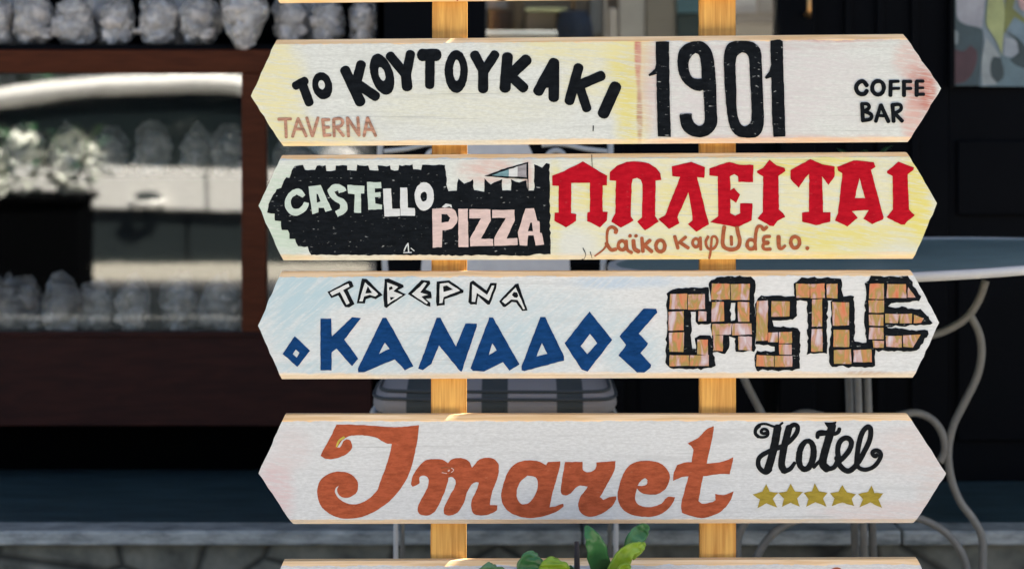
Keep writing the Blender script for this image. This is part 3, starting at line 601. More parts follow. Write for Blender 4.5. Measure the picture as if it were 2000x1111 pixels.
k.st('D4', [(1078, 500), (1092, 350), (1130, 215), (1180, 160), (1208, 180), (1200, 280), (1145, 400), (1095, 490)], 50).st('D4', [(1075, 500), (1100, 545), (1165, 562), (1245, 528), (1300, 450), (1302, 405), (1262, 380), (1226, 402), (1248, 436), (1270, 424)], 41).done()
stars = [[(223, 695), (255, 770), (340, 778), (285, 835), (330, 920), (225, 880), (140, 925), (165, 845), (95, 795), (190, 770)],
         [(455, 692), (495, 768), (572, 772), (515, 832), (540, 912), (455, 875), (370, 912), (392, 835), (338, 780), (420, 768)],
         [(683, 690), (720, 765), (802, 778), (760, 835), (795, 910), (688, 868), (600, 912), (622, 838), (578, 780), (655, 765)],
         [(942, 708), (985, 775), (1070, 792), (1030, 835), (1052, 905), (940, 872), (842, 905), (868, 832), (825, 785), (905, 770)],
         [(1217, 710), (1245, 780), (1330, 785), (1282, 842), (1318, 925), (1205, 870), (1105, 915), (1135, 840), (1092, 790), (1185, 772)]]
for st_ in stars:
    Word(b4, 'star', m_gold).poly('D4', st_, smooth=20).done()

# ---- board 5 (only its upper edge shows)
b5 = Board([(553, 1097), (505, 1205), (556, 1308), (1790, 1304), (1846, 1200), (1793, 1093)],
           'lowest white arrow board, cut off by the bottom edge behind green leaves', (.57, .575, .57), [], 5, top_band=8)
k = Word(b5, 'lettering', m_terra); k.st('P', [(1612, 1160), (1620, 1122), (1636, 1112), (1650, 1125)], 10).done()

# ------------------------------------------------------------------ the two posts
for lab, xt0, xt1, xb0, xb1 in (('pine post under the left part of the boards', 845, 913, 840, 910), ('pine post under the right part of the boards', 1366, 1437, 1368, 1438)):
    d0, d1 = 3.2225, 3.2475
    a, b_, c, d = W(xt0, -230, d0), W(xt1, -230, d0), W(xb0, 1330, d0), W(xb1, 1330, d0)
    k0 = lambda p, q: p+(q-p)*((p.z-0)/(p.z-q.z))
    c, d = k0(a, c), k0(b_, d); cx = (c.x+d.x)/2
    V = []
    for y in (d0-CAM_D, d1-CAM_D):
        for p in (c, d, b_, a): V.append((p.x-cx, y, p.z))
    bm = bmesh.new(); vs = [bm.verts.new(v) for v in V]
    for f in ((0, 1, 2, 3), (7, 6, 5, 4), (0, 4, 5, 1), (1, 5, 6, 2), (2, 6, 7, 3), (3, 7, 4, 0)): bm.faces.new([vs[i] for i in f])
    bmesh.ops.bevel(bm, geom=bm.edges[:], offset=.0024, segments=2, affect='EDGES')
    o = bm_obj('wooden_post', bm, m_post); o.location = (cx, 0, 0)
    tag(o, lab, 'post', 'posts of the signpost')

# ------------------------------------------------------------------ ground
m_pave = M('paving', (.50, .45, .37), .8, .3, .3, 5, bump=.3, bscale=30)
m_road = M('asphalt', (.06, .06, .062), .85, .3, .3, 30, bump=.3, bscale=120)
tag(box_obj('pavement', (-14, -1.9, -.25), (14, 1.16, 0), m_pave), kind='structure')
tag(box_obj('shade_strip', (-14, -4.3, -.25), (14, -1.9, -.004), M('shaded_ground', (.010, .013, .015), .9, .05, .3, 30)), kind='structure')  # shade over this strip of ground is put into its near-black colour
tag(mesh_obj('pale_ground_line', [(-2.9, -2.95, .001), (-.9, -2.88, .001), (-.9, -2.86, .001), (-2.9, -2.93, .001)], [(0, 1, 2, 3)], M('pale_line', (.4, .4, .38), .8)), kind='structure')  # thin pale line added to stand for a mirrored kerb edge
tag(mesh_obj('road', [(-60, -60, -.25), (60, -60, -.25), (60, -4.3, -.25), (-60, -4.3, -.25)], [(0, 1, 2, 3)], m_road), kind='structure')
# marble-nosed stone step along the shop front
FD = 4.9; FY = FD-CAM_D                    # shop front plane
def step_stone():
    m = M('step_stone', (.11, .11, .095), .8, .3); n = m.node_tree; b = n.nodes['Principled BSDF']
    tc = n.nodes.new('ShaderNodeTexCoord')
    v = n.nodes.new('ShaderNodeTexVoronoi'); v.feature = 'DISTANCE_TO_EDGE'; v.inputs['Scale'].default_value = 5
    mp = n.nodes.new('ShaderNodeMapping'); mp.inputs['Scale'].default_value = (.8, 1, 1); n.links.new(tc.outputs['Object'], mp.inputs[0]); n.links.new(mp.outputs[0], v.inputs['Vector'])
    rp = n.nodes.new('ShaderNodeValToRGB'); rp.color_ramp.elements[0].position = .0; rp.color_ramp.elements[0].color = (.25, .25, .25, 1)
    rp.color_ramp.elements[1].position = .045; rp.color_ramp.elements[1].color = (1, 1, 1, 1); n.links.new(v.outputs['Distance'], rp.inputs[0])
    nz = n.nodes.new('ShaderNodeTexNoise'); nz.inputs['Scale'].default_value = 18; nz.inputs['Detail'].default_value = 7; n.links.new(tc.outputs['Object'], nz.inputs['Vector'])
    r2 = n.nodes.new('ShaderNodeValToRGB'); r2.color_ramp.elements[0].position = .3; r2.color_ramp.elements[0].color = (.08, .08, .062, 1); r2.color_ramp.elements[1].position = .7; r2.color_ramp.elements[1].color = (.22, .21, .16, 1)
    n.links.new(nz.outputs['Fac'], r2.inputs[0])
    mx = n.nodes.new('ShaderNodeMix'); mx.data_type = 'RGBA'; mx.blend_type = 'MULTIPLY'; mx.inputs['Factor'].default_value = 1
    n.links.new(rp.outputs[0], mx.inputs['A']); n.links.new(r2.outputs[0], mx.inputs['B']); n.links.new(mx.outputs['Result'], b.inputs['Base Color'])
    bp = n.nodes.new('ShaderNodeBump'); bp.inputs['Strength'].default_value = .5; bp.inputs['Distance'].default_value = .01
    n.links.new(rp.outputs[0], bp.inputs['Height']); n.links.new(bp.outputs[0], b.inputs['Normal'])
    return m
d_front = 4.36; z_l = CAM_Z-(1036-HOR)/F*d_front
m_marble = M('grey_marble', (.52, .54, .50), .45, .5, .0, 16, vcol=(.10, .115, .11), stretch=(.7, 1, 2.2), bump=.15, bscale=40)
m_tread_shaded = M('shaded_marble_top', (.05, .092, .10), .45, .4, .7, 14, stretch=(.5, 3, 1), bump=.3, bscale=30)  # top of the same marble, its shade put into the darker colour
st = empty('stone_step', (0, d_front-CAM_D, 0), 'long stone doorstep with a grey marble edge running along the foot of the shop front', 'step')
bm = bmesh.new(); box(bm, (-6, .02, 0), (6, FY+1.5-(d_front-CAM_D), z_l-.032)); bm_obj('riser', bm, step_stone(), st)
xs = [-6, -4.6, -3.1, -1.55, .15, W(1762, 1040, d_front).x, 2.4, 4, 6]
for i in range(len(xs)-1):
    bm = bmesh.new(); box(bm, (xs[i]+.0015, 0, z_l-.032), (xs[i+1]-.0015, .09, z_l), .006); bm_obj('marble_edge', bm, m_marble, st)
bm = bmesh.new(); box(bm, (-6, .09, z_l-.031), (6, FY+1.5-(d_front-CAM_D), z_l-.001)); bm_obj('tread', bm, m_tread_shaded, st)

# ------------------------------------------------------------------ shop front
def Xf(px, d=FD): return (px-1000)/F*d
def Zf(py, d=FD): return CAM_Z-(py-HOR)/F*d
shop = empty('shop_building', (0, FY, 0), 'dark shop front with a closed dark door and a glazed door light, behind the signpost', 'building')
def part(name, x0, x1, z0, z1, y0, y1, mat, parent=shop, bev=0):      # y relative to the shop front plane
    o = box_obj(name, (x0, y0, z0), (x1, y1, z1), mat, parent, bev); return o
HT = 3.3
m_wall = M('shop_wall', (.10, .105, .11), .85, .2, .3, 4)
part('wall', -6, Xf(-420), z_l, HT, .06, .3, m_wall)
part('wall', Xf(2300), 6, z_l, HT, .06, .3, m_wall)
part('wall', Xf(-420), Xf(2300), 2.45, HT, .06, .3, m_wall)
part('jamb', Xf(736), Xf(948), z_l, 2.45, -.02, .12, m_dark, bev=.004)
part('jamb', Xf(1521), Xf(1590), z_l, 2.45, -.02, .12, m_dark, bev=.004)
dz = Zf(150)
door = part('door', Xf(948)+.002, Xf(1521)-.002, z_l+.01, dz, .02, .07, m_dark)
for (a, b_, c, d) in ((975, 1220, 230, 520), (1250, 1495, 230, 520), (975, 1220, 560, 900), (1250, 1495, 560, 900)):
    part('door_panel', Xf(a), Xf(b_), Zf(d), Zf(c), .008, .019, m_dark, bev=.004)
part('door_rail', Xf(948)+.002, Xf(1521)-.002, 2.36, 2.45, .02, .07, m_dark)
part('glazing', Xf(948)+.002, Xf(1521)-.002, dz+.001, 2.359, .04, .046, m_glass2)
# second leaf, boarded, right of the door
part('shutter', Xf(1591), Xf(1855), z_l, 2.45, .01, .06, m_dark)
for p in (1650, 1712, 1780):
    part('shutter_batten', Xf(p), Xf(p+14), z_l+.05, 2.3, -.004, .0095, m_dark, bev=.002)
part('panelling', Xf(1856), Xf(2300), z_l, Zf(172), .01, .06, m_dark)
part('panelling', Xf(1870), Xf(2290), Zf(420), Zf(275), -.004, .0095, m_dark, bev=.004)
part('panelling', Xf(1870), Xf(2290), Zf(860), Zf(470), -.004, .0095, m_dark, bev=.004)
m_brass = M('brass', (.55, .30, .12), .35, .5, metal=1.0)
h = bmesh.new(); tube(h, [(Xf(1571), -.075, Zf(38)), (Xf(1571), -.078, Zf(20)), (Xf(1571), -.075, Zf(-60))], .006); tube(h, [(Xf(1571), -.075, Zf(30)), (Xf(1571), -.02, Zf(30))], .005)
bm_obj('door_handle', h, m_brass, shop, True)  # upright brass bar added for a warm glint on the jamb
# interior of the shop: floor, back wall, roof with an added opening
part('interior_wall', -6, 6, z_l, HT, 2.4, 2.5, m_void)
part('interior_wall', -6.1, -6, z_l, HT, .3, 2.4, m_void); part('interior_wall', 6, 6.1, z_l, HT, .3, 2.4, m_void)
part('roof', -6.3, -.4, HT, HT+.15, -.02, 2.7, m_wall); part('roof', 2.6, 6.3, HT, HT+.15, -.02, 2.7, m_wall)
part('interior_floor', -.39, 2.59, z_l, z_l+.004, .35, 2.39, M('pale_bounce_floor', (.6, .58, .54), .5))  # pale floor added to bounce light onto the interior
part('roof', -.399, 2.599, HT, HT+.15, -.02, .31, m_wall); part('roof', -.399, 2.599, HT, HT+.15, 2.3, 2.7, m_wall)      # opening left between, added to light the interior
part('cornice', -6.2, 6.2, HT-.1, HT-.002, -.03, .058, m_wall)

# ------------------------------------------------------------------ display cabinet with bagged goods (left)
cab = empty('display_cabinet', (Xf(160), FY, z_l), 'brown framed glass display cabinet stacked with clear bags, left of the signpost', 'cabinet')
CX = Xf(160)
def cpart(name, x0, x1, z0, z1, y0, y1, mat, bev=0):
    return box_obj(name, (x0-CX, y0, z0-z_l), (x1-CX, y1, z1-z_l), mat, cab, bev)
XL, XR = Xf(-400), Xf(735)
cpart('rail', XL, XR, Zf(143), Zf(98), -.025, .03, m_brown, .003)
cpart('stile', Xf(474), Xf(521), Zf(647), Zf(143)-.001, -.022, .03, m_brown, .003)
cpart('stile', Xf(-70), Xf(-25), Zf(647), Zf(143)-.001, -.022, .03, m_brown, .003)
pb = cpart('base_panel', XL, XR-.01, Zf(829), Zf(647), -.02, .03, m_brown_dk, .003)
cpart('base_rail', XL, XR-.012, Zf(655), Zf(647)+.002, -.026, -.021, m_brown_dk, .001)
cpart('plinth', XL, XR-.02, z_l, Zf(829)-.002, .16, .2, m_void)  # near-black here carries the shade of the kick recess
cpart('side', XR+.001, XR+.02, z_l, 2.4, -.02, .42, m_dark)
cpart('side', XL-.022, XL-.001, z_l, 2.4, -.02, .42, m_dark)
cpart('back_panel', XL, XR, z_l, 2.4, .42, .44, m_void)
cpart('shelf', XL+.001, XR-.001, Zf(98, FD+.1)-.0, Zf(98, FD+.1)+.012, .031, .419, m_shelf)
cpart('shelf', XL+.001, XR-.001, Zf(352, FD+.1)-.008, Zf(352, FD+.1), .2, .419, m_shelf)
cpart('shelf', XL+.001, XR-.001, Zf(650, FD+.1)-.012, Zf(650, FD+.1), .031, .419, m_shelf)
cpart('top', XL, XR, 2.38, 2.4, -.02, .419, m_dark)
for a, b_ in ((-25, 474), (521, 735), (-400, -70)):
    cpart('glass_pane', Xf(a)+.001, Xf(b_)-.001, Zf(646), Zf(144), .0, .005, m_glass)

# clear bags of pale bits: crumpled film round a heap of chunks
def film_mat():
    m = bpy.data.materials.new('clear_film'); m.use_nodes = True; n = m.node_tree
    for x in list(n.nodes): n.nodes.remove(x)
    o = n.nodes.new('ShaderNodeOutputMaterial'); mx = n.nodes.new('ShaderNodeMixShader'); m2 = n.nodes.new('ShaderNodeMixShader')
    t = n.nodes.new('ShaderNodeBsdfTransparent'); t.inputs[0].default_value = (.95, .97, .98, 1)
    g = n.nodes.new('ShaderNodeBsdfGlossy'); g.inputs['Roughness'].default_value = .13; g.inputs[0].default_value = (1, .98, .95, 1)
    d = n.nodes.new('ShaderNodeBsdfDiffuse'); d.inputs[0].default_value = (.84, .80, .76, 1)
    m2.inputs[0].default_value = .38; n.links.new(g.outputs[0], m2.inputs[1]); n.links.new(d.outputs[0], m2.inputs[2])
    lw = n.nodes.new('ShaderNodeLayerWeight'); lw.inputs[0].default_value = .35
    mr = n.nodes.new('ShaderNodeMapRange'); mr.inputs[3].default_value = .32; mr.inputs[4].default_value = .80
    n.links.new(lw.outputs['Facing'], mr.inputs[0]); n.links.new(mr.outputs[0], mx.inputs[0])
    n.links.new(t.outputs[0], mx.inputs[1]); n.links.new(m2.outputs[0], mx.inputs[2]); n.links.new(mx.outputs[0], o.inputs[0])
    tc = n.nodes.new('ShaderNodeTexCoord'); nz = n.nodes.new('ShaderNodeTexNoise'); nz.inputs['Scale'].default_value = 30; nz.inputs['Detail'].default_value = 3; nz.inputs['Distortion'].default_value = 2.0
    n.links.new(tc.outputs['Object'], nz.inputs['Vector'])
    bp = n.nodes.new('ShaderNodeBump'); bp.inputs['Strength'].default_value = 1.0; bp.inputs['Distance'].default_value = .02
    n.links.new(nz.outputs['Fac'], bp.inputs['Height']); n.links.new(bp.outputs[0], g.inputs['Normal']); n.links.new(bp.outputs[0], d.inputs['Normal'])
    return m
m_film = film_mat()
m_bits = M('pale_bits', (.86, .80, .75), .7, .3, 0, 30, vcol=(.36, .34, .32), bump=.4, bscale=90)
def ico_verts(bm, sub, c, r, seed, amp, sq=(1, 1, 1)):
    t = bmesh.new(); bmesh.ops.create_icosphere(t, subdivisions=sub, radius=1)
    off = Vector((seed*3.7, seed*1.9, seed*.7))
    for v in t.verts:
        q = v.co.copy(); f = 1+amp*(noise.noise(q*1.6+off)*.9+abs(noise.noise(q*3.3+off))*.6)
        v.co = Vector((q.x*f*r*sq[0], q.y*f*r*sq[1], q.z*f*r*sq[2]))+Vector(c)
    me = bpy.data.meshes.new('t'); t.to_mesh(me); t.free(); bm.from_mesh(me); bpy.data.meshes.remove(me)
def make_bag(seed, w_=.089, h_=.125, point=False):
    w_ *= .95
    rnd = random.Random(seed)
    root = empty('clear_bag', (0, 0, 0), 'clear bag', 'bag', 'clear bags in the display cabinet')
    bm = bmesh.new()
    for i in range(17):
        a = rnd.uniform(0, 6.283); rr = math.sqrt(rnd.random()); zz = rnd.random()
        wz = math.sin(math.pi*min(1, zz*.8+.18))**.6
        if point and zz < .35: wz *= .35+zz*1.7
        c = (math.cos(a)*rr*wz*w_*.33, math.sin(a)*rr*wz*w_*.27, .014+zz*h_*.66)
        ico_verts(bm, 2, c, rnd.uniform(.014, .025), seed*50+i, .8, (rnd.uniform(.6, 1.4), rnd.uniform(.7, 1.2), rnd.uniform(.5, 1.1)))
    bm_obj('contents', bm, m_bits, root, True)
    bm = bmesh.new(); bmesh.ops.create_icosphere(bm, subdivisions=5, radius=1)
    off = Vector((seed*2.3, seed*5.1, seed*.9))
    for v in bm.verts:
        q = v.co.copy()
        rid = lambda f, o_: 1-abs(noise.noise(q*f+off*o_))*2
        k_ = 1+.30*noise.noise(q*1.4+off)+.20*rid(1.7, 1.3)+.09*rid(3.4, .7)+.03*rid(7.5, .3)-.14
        rf = ((1-min(1, abs(q.z))**3.5)**.5)/max(.2, math.sqrt(max(0, 1-q.z*q.z))); x, y, z = q.x*k_*rf*w_*.52, q.y*k_*rf*w_*.43, q.z
        if point and z < 0: x *= 1+z*.75; y *= 1+z*.6
        if z > .55:                                     # gathered, crumpled top
            t = (z-.55)/.45; x *= 1-.25*t; y *= 1-.25*t; z += .30*t*max(0, .4+noise.noise(Vector((q.x*4, q.y*4, seed))))
        zz = (z*(.55+.45*k_)+.92)/1.92*h_
        v.co = Vector((x, y, max(zz, -.02 if point else .0015)))
    bm_obj('film', bm, m_film, root, True)
    return root
protos = [make_bag(1), make_bag(2, .096, .12), make_bag(3, .088, .13), make_bag(4, .094, .118), make_bag(5, .095, .14, True)]
used = set()
def copy_tree(o, parent=None):
    c = o.copy(); COL.objects.link(c)
    if parent is not None: c.parent = parent
    for ch in list(o.children): copy_tree(ch, c)
    return c
ORD = ['first', 'second', 'third', 'fourth', 'fifth', 'sixth', 'seventh', 'eighth', 'ninth', 'tenth', 'eleventh', 'twelfth']
def put_bag(k, px, zb, d, rz, s, label, tilt=0):
    o = protos[k] if k not in used else copy_tree(protos[k]); used.add(k)
    o.location = ((px-1000)/F*d, d-CAM_D, zb); o.rotation_euler = (0, tilt, rz); o.scale = (s, s, s); o['label'] = label
zt = Zf(98, FD+.1)+.012; zm_ = Zf(352, FD+.1); zb_ = Zf(650, FD+.1)
rb = random.Random(9)
upper = [(-12, 0), (68, 1), (148, 2), (230, 3), (310, 0), (393, 1), (478, 4), (565, 2), (640, 3), (712, 0)]
for i, (px, k) in enumerate(upper):
    if k == 4: put_bag(4, px, zt-.012, FD-.01, .3, 1.08, 'clear bag with a pointed bottom hanging over the edge of the top shelf')
    else: put_bag(k, px, zt, FD+.085, rb.uniform(-3, 3), rb.uniform(.92, 1.05), 'clear bag of pale pieces, front row of top shelf, %s from the left' % ORD[i])
for i, (px, k) in enumerate([(30, 2), (196, 0), (352, 2), (604, 3)]):
    put_bag(k, px, zt, FD+.20, rb.uniform(-3, 3), 1.12, 'dimmer clear bag, back row of top shelf, %s from the left' % ORD[i])
for i, (px, k) in enumerate([(8, 3), (48, 1), (122, 0), (188, 3), (262, 2), (350, 1), (432, 3), (560, 0), (650, 2)]):
    put_bag(k, px, zb_, FD+.07+(i % 2)*.035, rb.uniform(-3, 3), rb.uniform(1.0, 1.15), 'clear bag of pale pieces on the bottom shelf, %s from the left' % ORD[i])
for i, (px, k) in enumerate([(45, 3), (130, 2), (215, 1), (300, 0), (385, 2), (448, 1), (575, 3), (660, 0)]):
    put_bag(k, px, zm_, FD+.3, rb.uniform(-3, 3), rb.uniform(.95, 1.05), 'shadowy clear bag on the middle shelf behind glass, %s from the left' % ORD[i])

# ------------------------------------------------------------------ painted picture panel at the right
pic = empty('painted_panel', (Xf(1930), FY, Zf(60)), 'colourful painted panel of plants and fruit at the top right corner', 'painting')
PX, PZ = Xf(1930), Zf(60)
m_pg = M('picture_ground', (.24, .29, .31), .45, .5, 0, 9, vcol=(.13, .19, .21))
bm = bmesh.new(); box(bm, (Xf(1862)-PX, -.012, Zf(168)-PZ), (Xf(2290)-PX, .0085, 2.3-PZ)); bm_obj('board', bm, m_pg, pic)
bm = bmesh.new(); box(bm, (Xf(1852)-PX, -.02, Zf(171)-PZ), (Xf(1862)-PX-.0005, .0085, 2.31-PZ)); bm_obj('frame', bm, m_dark, pic)
lay = [0]
def pshape(name, mat, pts):
    lay[0] += 1; y = -.0123-lay[0]*.0003
    q = catmull([Vector((Xf(1500+a/3.366)-PX, Zf(b_/3.366)-PZ)) for a, b_ in pts], 6, True, 60)
    L = [[Vector((p.x, p.y, 0)) for p in q]]; tri = tessellate_polygon(L)
    o = mesh_obj(name, [(p.x, y, p.y) for p in q], [tuple(t) for t in tri], mat, pic)
    for f in o.data.polygons: pass
pp = lambda n_, c: M(n_, c, .45, .5, .35, 22)
pshape('painted_shape', pp('p_grey', (.40, .40, .42)), [(1215, -30), (1425, -30), (1400, 185), (1290, 160), (1230, 110)])
pshape('painted_shape', pp('p_dkteal', (.045, .085, .095)), [(1195, -40), (1225, -20), (1240, 130), (1290, 165), (1360, 180), (1405, 210), (1395, 400), (1380, 565), (1195, 565)])
pshape('painted_shape', pp('p_grey2', (.30, .36, .36)), [(1205, 190), (1240, 215), (1240, 290), (1205, 300)])
pshape('painted_fruit', pp('p_maroon', (.075, .03, .04)), [(1215, 325), (1275, 340), (1325, 300), (1365, 345), (1355, 440), (1300, 530), (1205, 560), (1205, 350)])
pshape('painted_shape', pp('p_teal', (.14, .22, .24)), [(1420, 320), (1520, 360), (1640, 380), (1700, 340), (1700, 570), (1385, 570)])
pshape('painted_shape', pp('p_pale', (.38, .42, .40)), [(1425, 250), (1490, 330), (1520, 380), (1460, 400), (1455, 480), (1500, 555), (1400, 565), (1395, 420), (1410, 320)])
pshape('painted_shape', pp('p_pale2', (.36, .40, .42)), [(1545, 250), (1620, 270), (1640, 330), (1600, 380), (1540, 370)])
pshape('painted_shape', pp('p_dk2', (.03, .06, .065)), [(1560, 215), (1640, 260), (1700, 330), (1700, 460), (1620, 430), (1580, 395), (1640, 350), (1620, 270)])
pshape('painted_shape', pp('p_blue', (.17, .25, .29)), [(1580, 110), (1640, 120), (1700, 200), (1700, 330), (1640, 260), (1560, 200)])
pshape('painted_shape', pp('p_dk3', (.03, .06, .065)), [(1470, 375), (1520, 380), (1540, 500), (1500, 545), (1460, 500), (1455, 420)])
pshape('painted_leaf', pp('p_olive', (.20, .22, .06)), [(1555, -30), (1620, -30), (1600, 60), (1660, 110), (1700, 140), (1690, 165), (1610, 115), (1570, 180), (1540, 230), (1545, 120)])
pshape('painted_stem', pp('p_stem', (.42, .46, .19)), [(1440, -40), (1530, -40), (1545, 60), (1540, 180), (1525, 370), (1505, 300), (1460, 220), (1425, 160)])
pshape('painted_petal', pp('p_pink', (.58, .38, .36)), [(1630, -30), (1720, -30), (1720, 90), (1650, 60)])

# ------------------------------------------------------------------ unseen cloth added to shade the terrace, slit to let one sun strip through
m_cloth = M('added_shade_cloth', (.10, .10, .105), .9, .2)
zc = 2.62
def slit(z_post, dx): t = (zc-z_post)/SUN_TO.z; return (W(911, 600, 3.235).x+dx+SUN_TO.x*t, .03+SUN_TO.y*t)
l0, l1 = slit(1.30, -.022), slit(.15, -.022); r0, r1 = slit(1.30, .010), slit(.15, .010)
def ext(a, b_, y): t = (y-a[1])/(b_[1]-a[1]); return (a[0]+(b_[0]-a[0])*t, y)
YF, YB = .2, FY-.04
aw = empty('added_shade', (0, YB, zc), 'unseen dark cloth added to shade the terrace, slit for a sun strip', 'added_shade')
def cloth(pts):
    n_ = len(pts); V = [(x, y-YB, 0) for x, y in pts]+[(x, y-YB, .012) for x, y in pts]
    Fc = [tuple(range(n_))[::-1], tuple(range(n_, 2*n_))]+[(i, (i+1) % n_, n_+(i+1) % n_, n_+i) for i in range(n_)]
    bm = bmesh.new(); vs = [bm.verts.new(v) for v in V]
    for f in Fc: bm.faces.new([vs[i] for i in f])
    bm_obj('added_shade_cloth', bm, m_cloth, aw)
YA = .28
cloth([(-5.5, YA), ext(l0, l1, YA), ext(l0, l1, slit(.15, 0)[1]), (ext(l0, l1, slit(.15, 0)[1])[0], YB), (-5.5, YB)])
cloth([ext(r0, r1, YA), (5.5, YA), (5.5, YB), (ext(l0, l1, slit(.15, 0)[1])[0]+.002, YB), (ext(l0, l1, slit(.15, 0)[1])[0]+.002, slit(.15, 0)[1]), ext(r0, r1, slit(.15, 0)[1])])

# ------------------------------------------------------------------ garden chair and its striped cushion
DB, DFR = 4.20, 3.78
ch = empty('garden_chair', W(968, 1200, 4.0)*Vector((1, 1, 0)).x if False else Vector((W(968, 0, 4.0).x, 4.0-CAM_D, 0)), 'white metal garden chair with a pale bell-shaped back, behind the boards', 'chair')
O = Vector(ch.location)
def L_(px, py, d): return W(px, py, d)-O
def cpath(name, paths, r, mat, parent=ch, flat=None):
    bm = bmesh.new()
    for p in paths: tube(bm, p, r, 10, flat)
    return bm_obj(name, bm, mat, parent, True)
gz = lambda x, y: Vector((x, y, 0))-Vector((O.x, O.y, 0))
xl, xr = W(748, 0, DB).x, W(1184, 0, DB).x
cpath('back_frame', [catmull([L_(765, 765, DB-.03), L_(752, 520, DB), L_(742, 330, DB+.03), L_(760, 235, DB+.035), L_(850, 205, DB+.035), L_(968, 198, DB+.035), L_(1090, 205, DB+.035), L_(1178, 235, DB+.035), L_(1192, 300, DB+.03), L_(1178, 520, DB), L_(1172, 765, DB-.03)], 6)], .0065, m_iron_w)
# bell-shaped back panel
bp_ = [(968, 214), (1000, 222), (1022, 262), (1040, 300), (1080, 380), (1108, 480), (1110, 560), (1070, 620), (968, 640), (866, 620), (826, 560), (828, 480), (856, 380), (896, 300), (914, 262), (936, 222)]
q = catmull([Vector(p) for p in bp_], 5, True)
bm = bmesh.new(); a = [bm.verts.new(L_(p.x, p.y, DB+.004)) for p in q]; b_ = [bm.verts.new(L_(p.x, p.y, DB+.016)) for p in q]
bm.faces.new(a); bm.faces.new(b_[::-1])
for i in range(len(q)): bm.faces.new((a[i], b_[i], b_[(i+1) % len(q)], a[(i+1) % len(q)]))
bm_obj('back_panel', bm, M('pale_grey_panel', (.62, .62, .60), .6, .3, .12, 30), ch)
for cx_, sg in ((1088, 1), (848, -1)):
    sp = [L_(cx_+sg*(22-2*t)*math.cos(t*1.0+2.6)*(1), 312+(22-2*t)*math.sin(t+2.6), DB+.01) for t in [i*.35 for i in range(19)]]
    cpath('scroll', [sp], .006, m_iron_w)
    cpath('scroll', [catmull([L_(968+sg*90, 284, DB+.01), L_(968+sg*130, 282, DB+.01), L_(968+sg*175, 291, DB+.01), L_(968+sg*218, 296, DB+.01)], 6)], .005, m_iron_w)
zs = CAM_Z-(815-HOR)/F*DFR
bm = bmesh.new(); ring_ = [(xl+.02, DB-CAM_D-.02), (xr-.02, DB-CAM_D-.02), (xr-.004, DFR-CAM_D+.06), (xr-.05, DFR-CAM_D+.005), (xl+.05, DFR-CAM_D+.005), (xl+.004, DFR-CAM_D+.06)]
rp_ = [Vector((x, y, zs-.012))-O for x, y in ring_]; tube(bm, catmull(rp_+[rp_[0]], 5, sharp=70), .009)
for t in (.2, .4, .6, .8):
    y = DFR-CAM_D+.01+t*(DB-DFR-.04); tube(bm, [Vector((xl+.02, y, zs-.012))-O, Vector((xr-.02, y, zs-.012))-O], .005)
bm_obj('seat_frame', bm, m_iron_w, ch, True)
for px, d in ((773, 3.82), (1203, 3.82)):
    t = W(px, 812, d); t.z = zs-.012; b0_ = W(px, 1060, d); b0_.z = 0
    cpath('leg', [[t-O, b0_-O]], .0048, m_iron_w)
for px, d in ((786, 4.18), (1191, 4.18)):
    t = W(px, 812, d); t.z = zs-.012; b0_ = W(px, 1060, d); b0_.z = 0
    cpath('leg', [[t-O, b0_-O]], .0048, m_iron)  # rear legs of the white chair, shade put in as darker iron

def stripes():
    m = M('striped_cloth', (.5, .5, .5), .9, .1); n = m.node_tree; b = n.nodes['Principled BSDF']
    tc = n.nodes.new('ShaderNodeTexCoord'); sx = n.nodes.new('ShaderNodeSeparateXYZ'); n.links.new(tc.outputs['Object'], sx.inputs[0])
    def mth(op, a, c):
        k_ = n.nodes.new('ShaderNodeMath'); k_.operation = op
        for i, v in enumerate((a, c)):
            if isinstance(v, float): k_.inputs[i].default_value = v
            else: n.links.new(v, k_.inputs[i])
        return k_.outputs[0]
    f = mth('FRACT', mth('ADD', mth('DIVIDE', sx.outputs['X'], .139), 10.5), 0.0)
    dd = mth('ABSOLUTE', mth('SUBTRACT', f, .5), 0.0)
    mr = n.nodes.new('ShaderNodeMapRange'); mr.inputs[1].default_value = .165; mr.inputs[2].default_value = .185; n.links.new(dd, mr.inputs[0])
    nz = n.nodes.new('ShaderNodeTexNoise'); nz.inputs['Scale'].default_value = 260; n.links.new(tc.outputs['Object'], nz.inputs['Vector'])
    mx = n.nodes.new('ShaderNodeMix'); mx.data_type = 'RGBA'; n.links.new(mr.outputs[0], mx.inputs['Factor'])
    mx.inputs['A'].default_value = (.055, .065, .065, 1); mx.inputs['B'].default_value = (.25, .24, .235, 1)
    n.links.new(mx.outputs['Result'], b.inputs['Base Color'])
    bp = n.nodes.new('ShaderNodeBump'); bp.inputs['Strength'].default_value = .3; bp.inputs['Distance'].default_value = .002; n.links.new(nz.outputs['Fac'], bp.inputs['Height']); n.links.new(bp.outputs[0], b.inputs['Normal'])
    return m
cw = .455; cz0 = zs+.001; cdp = .40
cu = empty('seat_cushion', (O.x, (DFR+DB)/2-CAM_D-.01, cz0), 'grey and pale striped seat cushion lying on the white garden chair', 'cushion')
bm = bmesh.new(); NP = 96
def rrect(sc_, ins=0, e=.22):
    o_ = []
    for i in range(NP):
        a = 2*math.pi*i/NP; c_, s_ = math.cos(a), math.sin(a)
        wob = .003*noise.noise((c_*2, s_*2, 4))
        o_.append(Vector(((cw/2-ins+wob)*sc_*math.copysign(abs(c_)**e, c_), (cdp/2-ins+wob)*sc_*math.copysign(abs(s_)**e, s_), 0)))
    return o_
rows = []
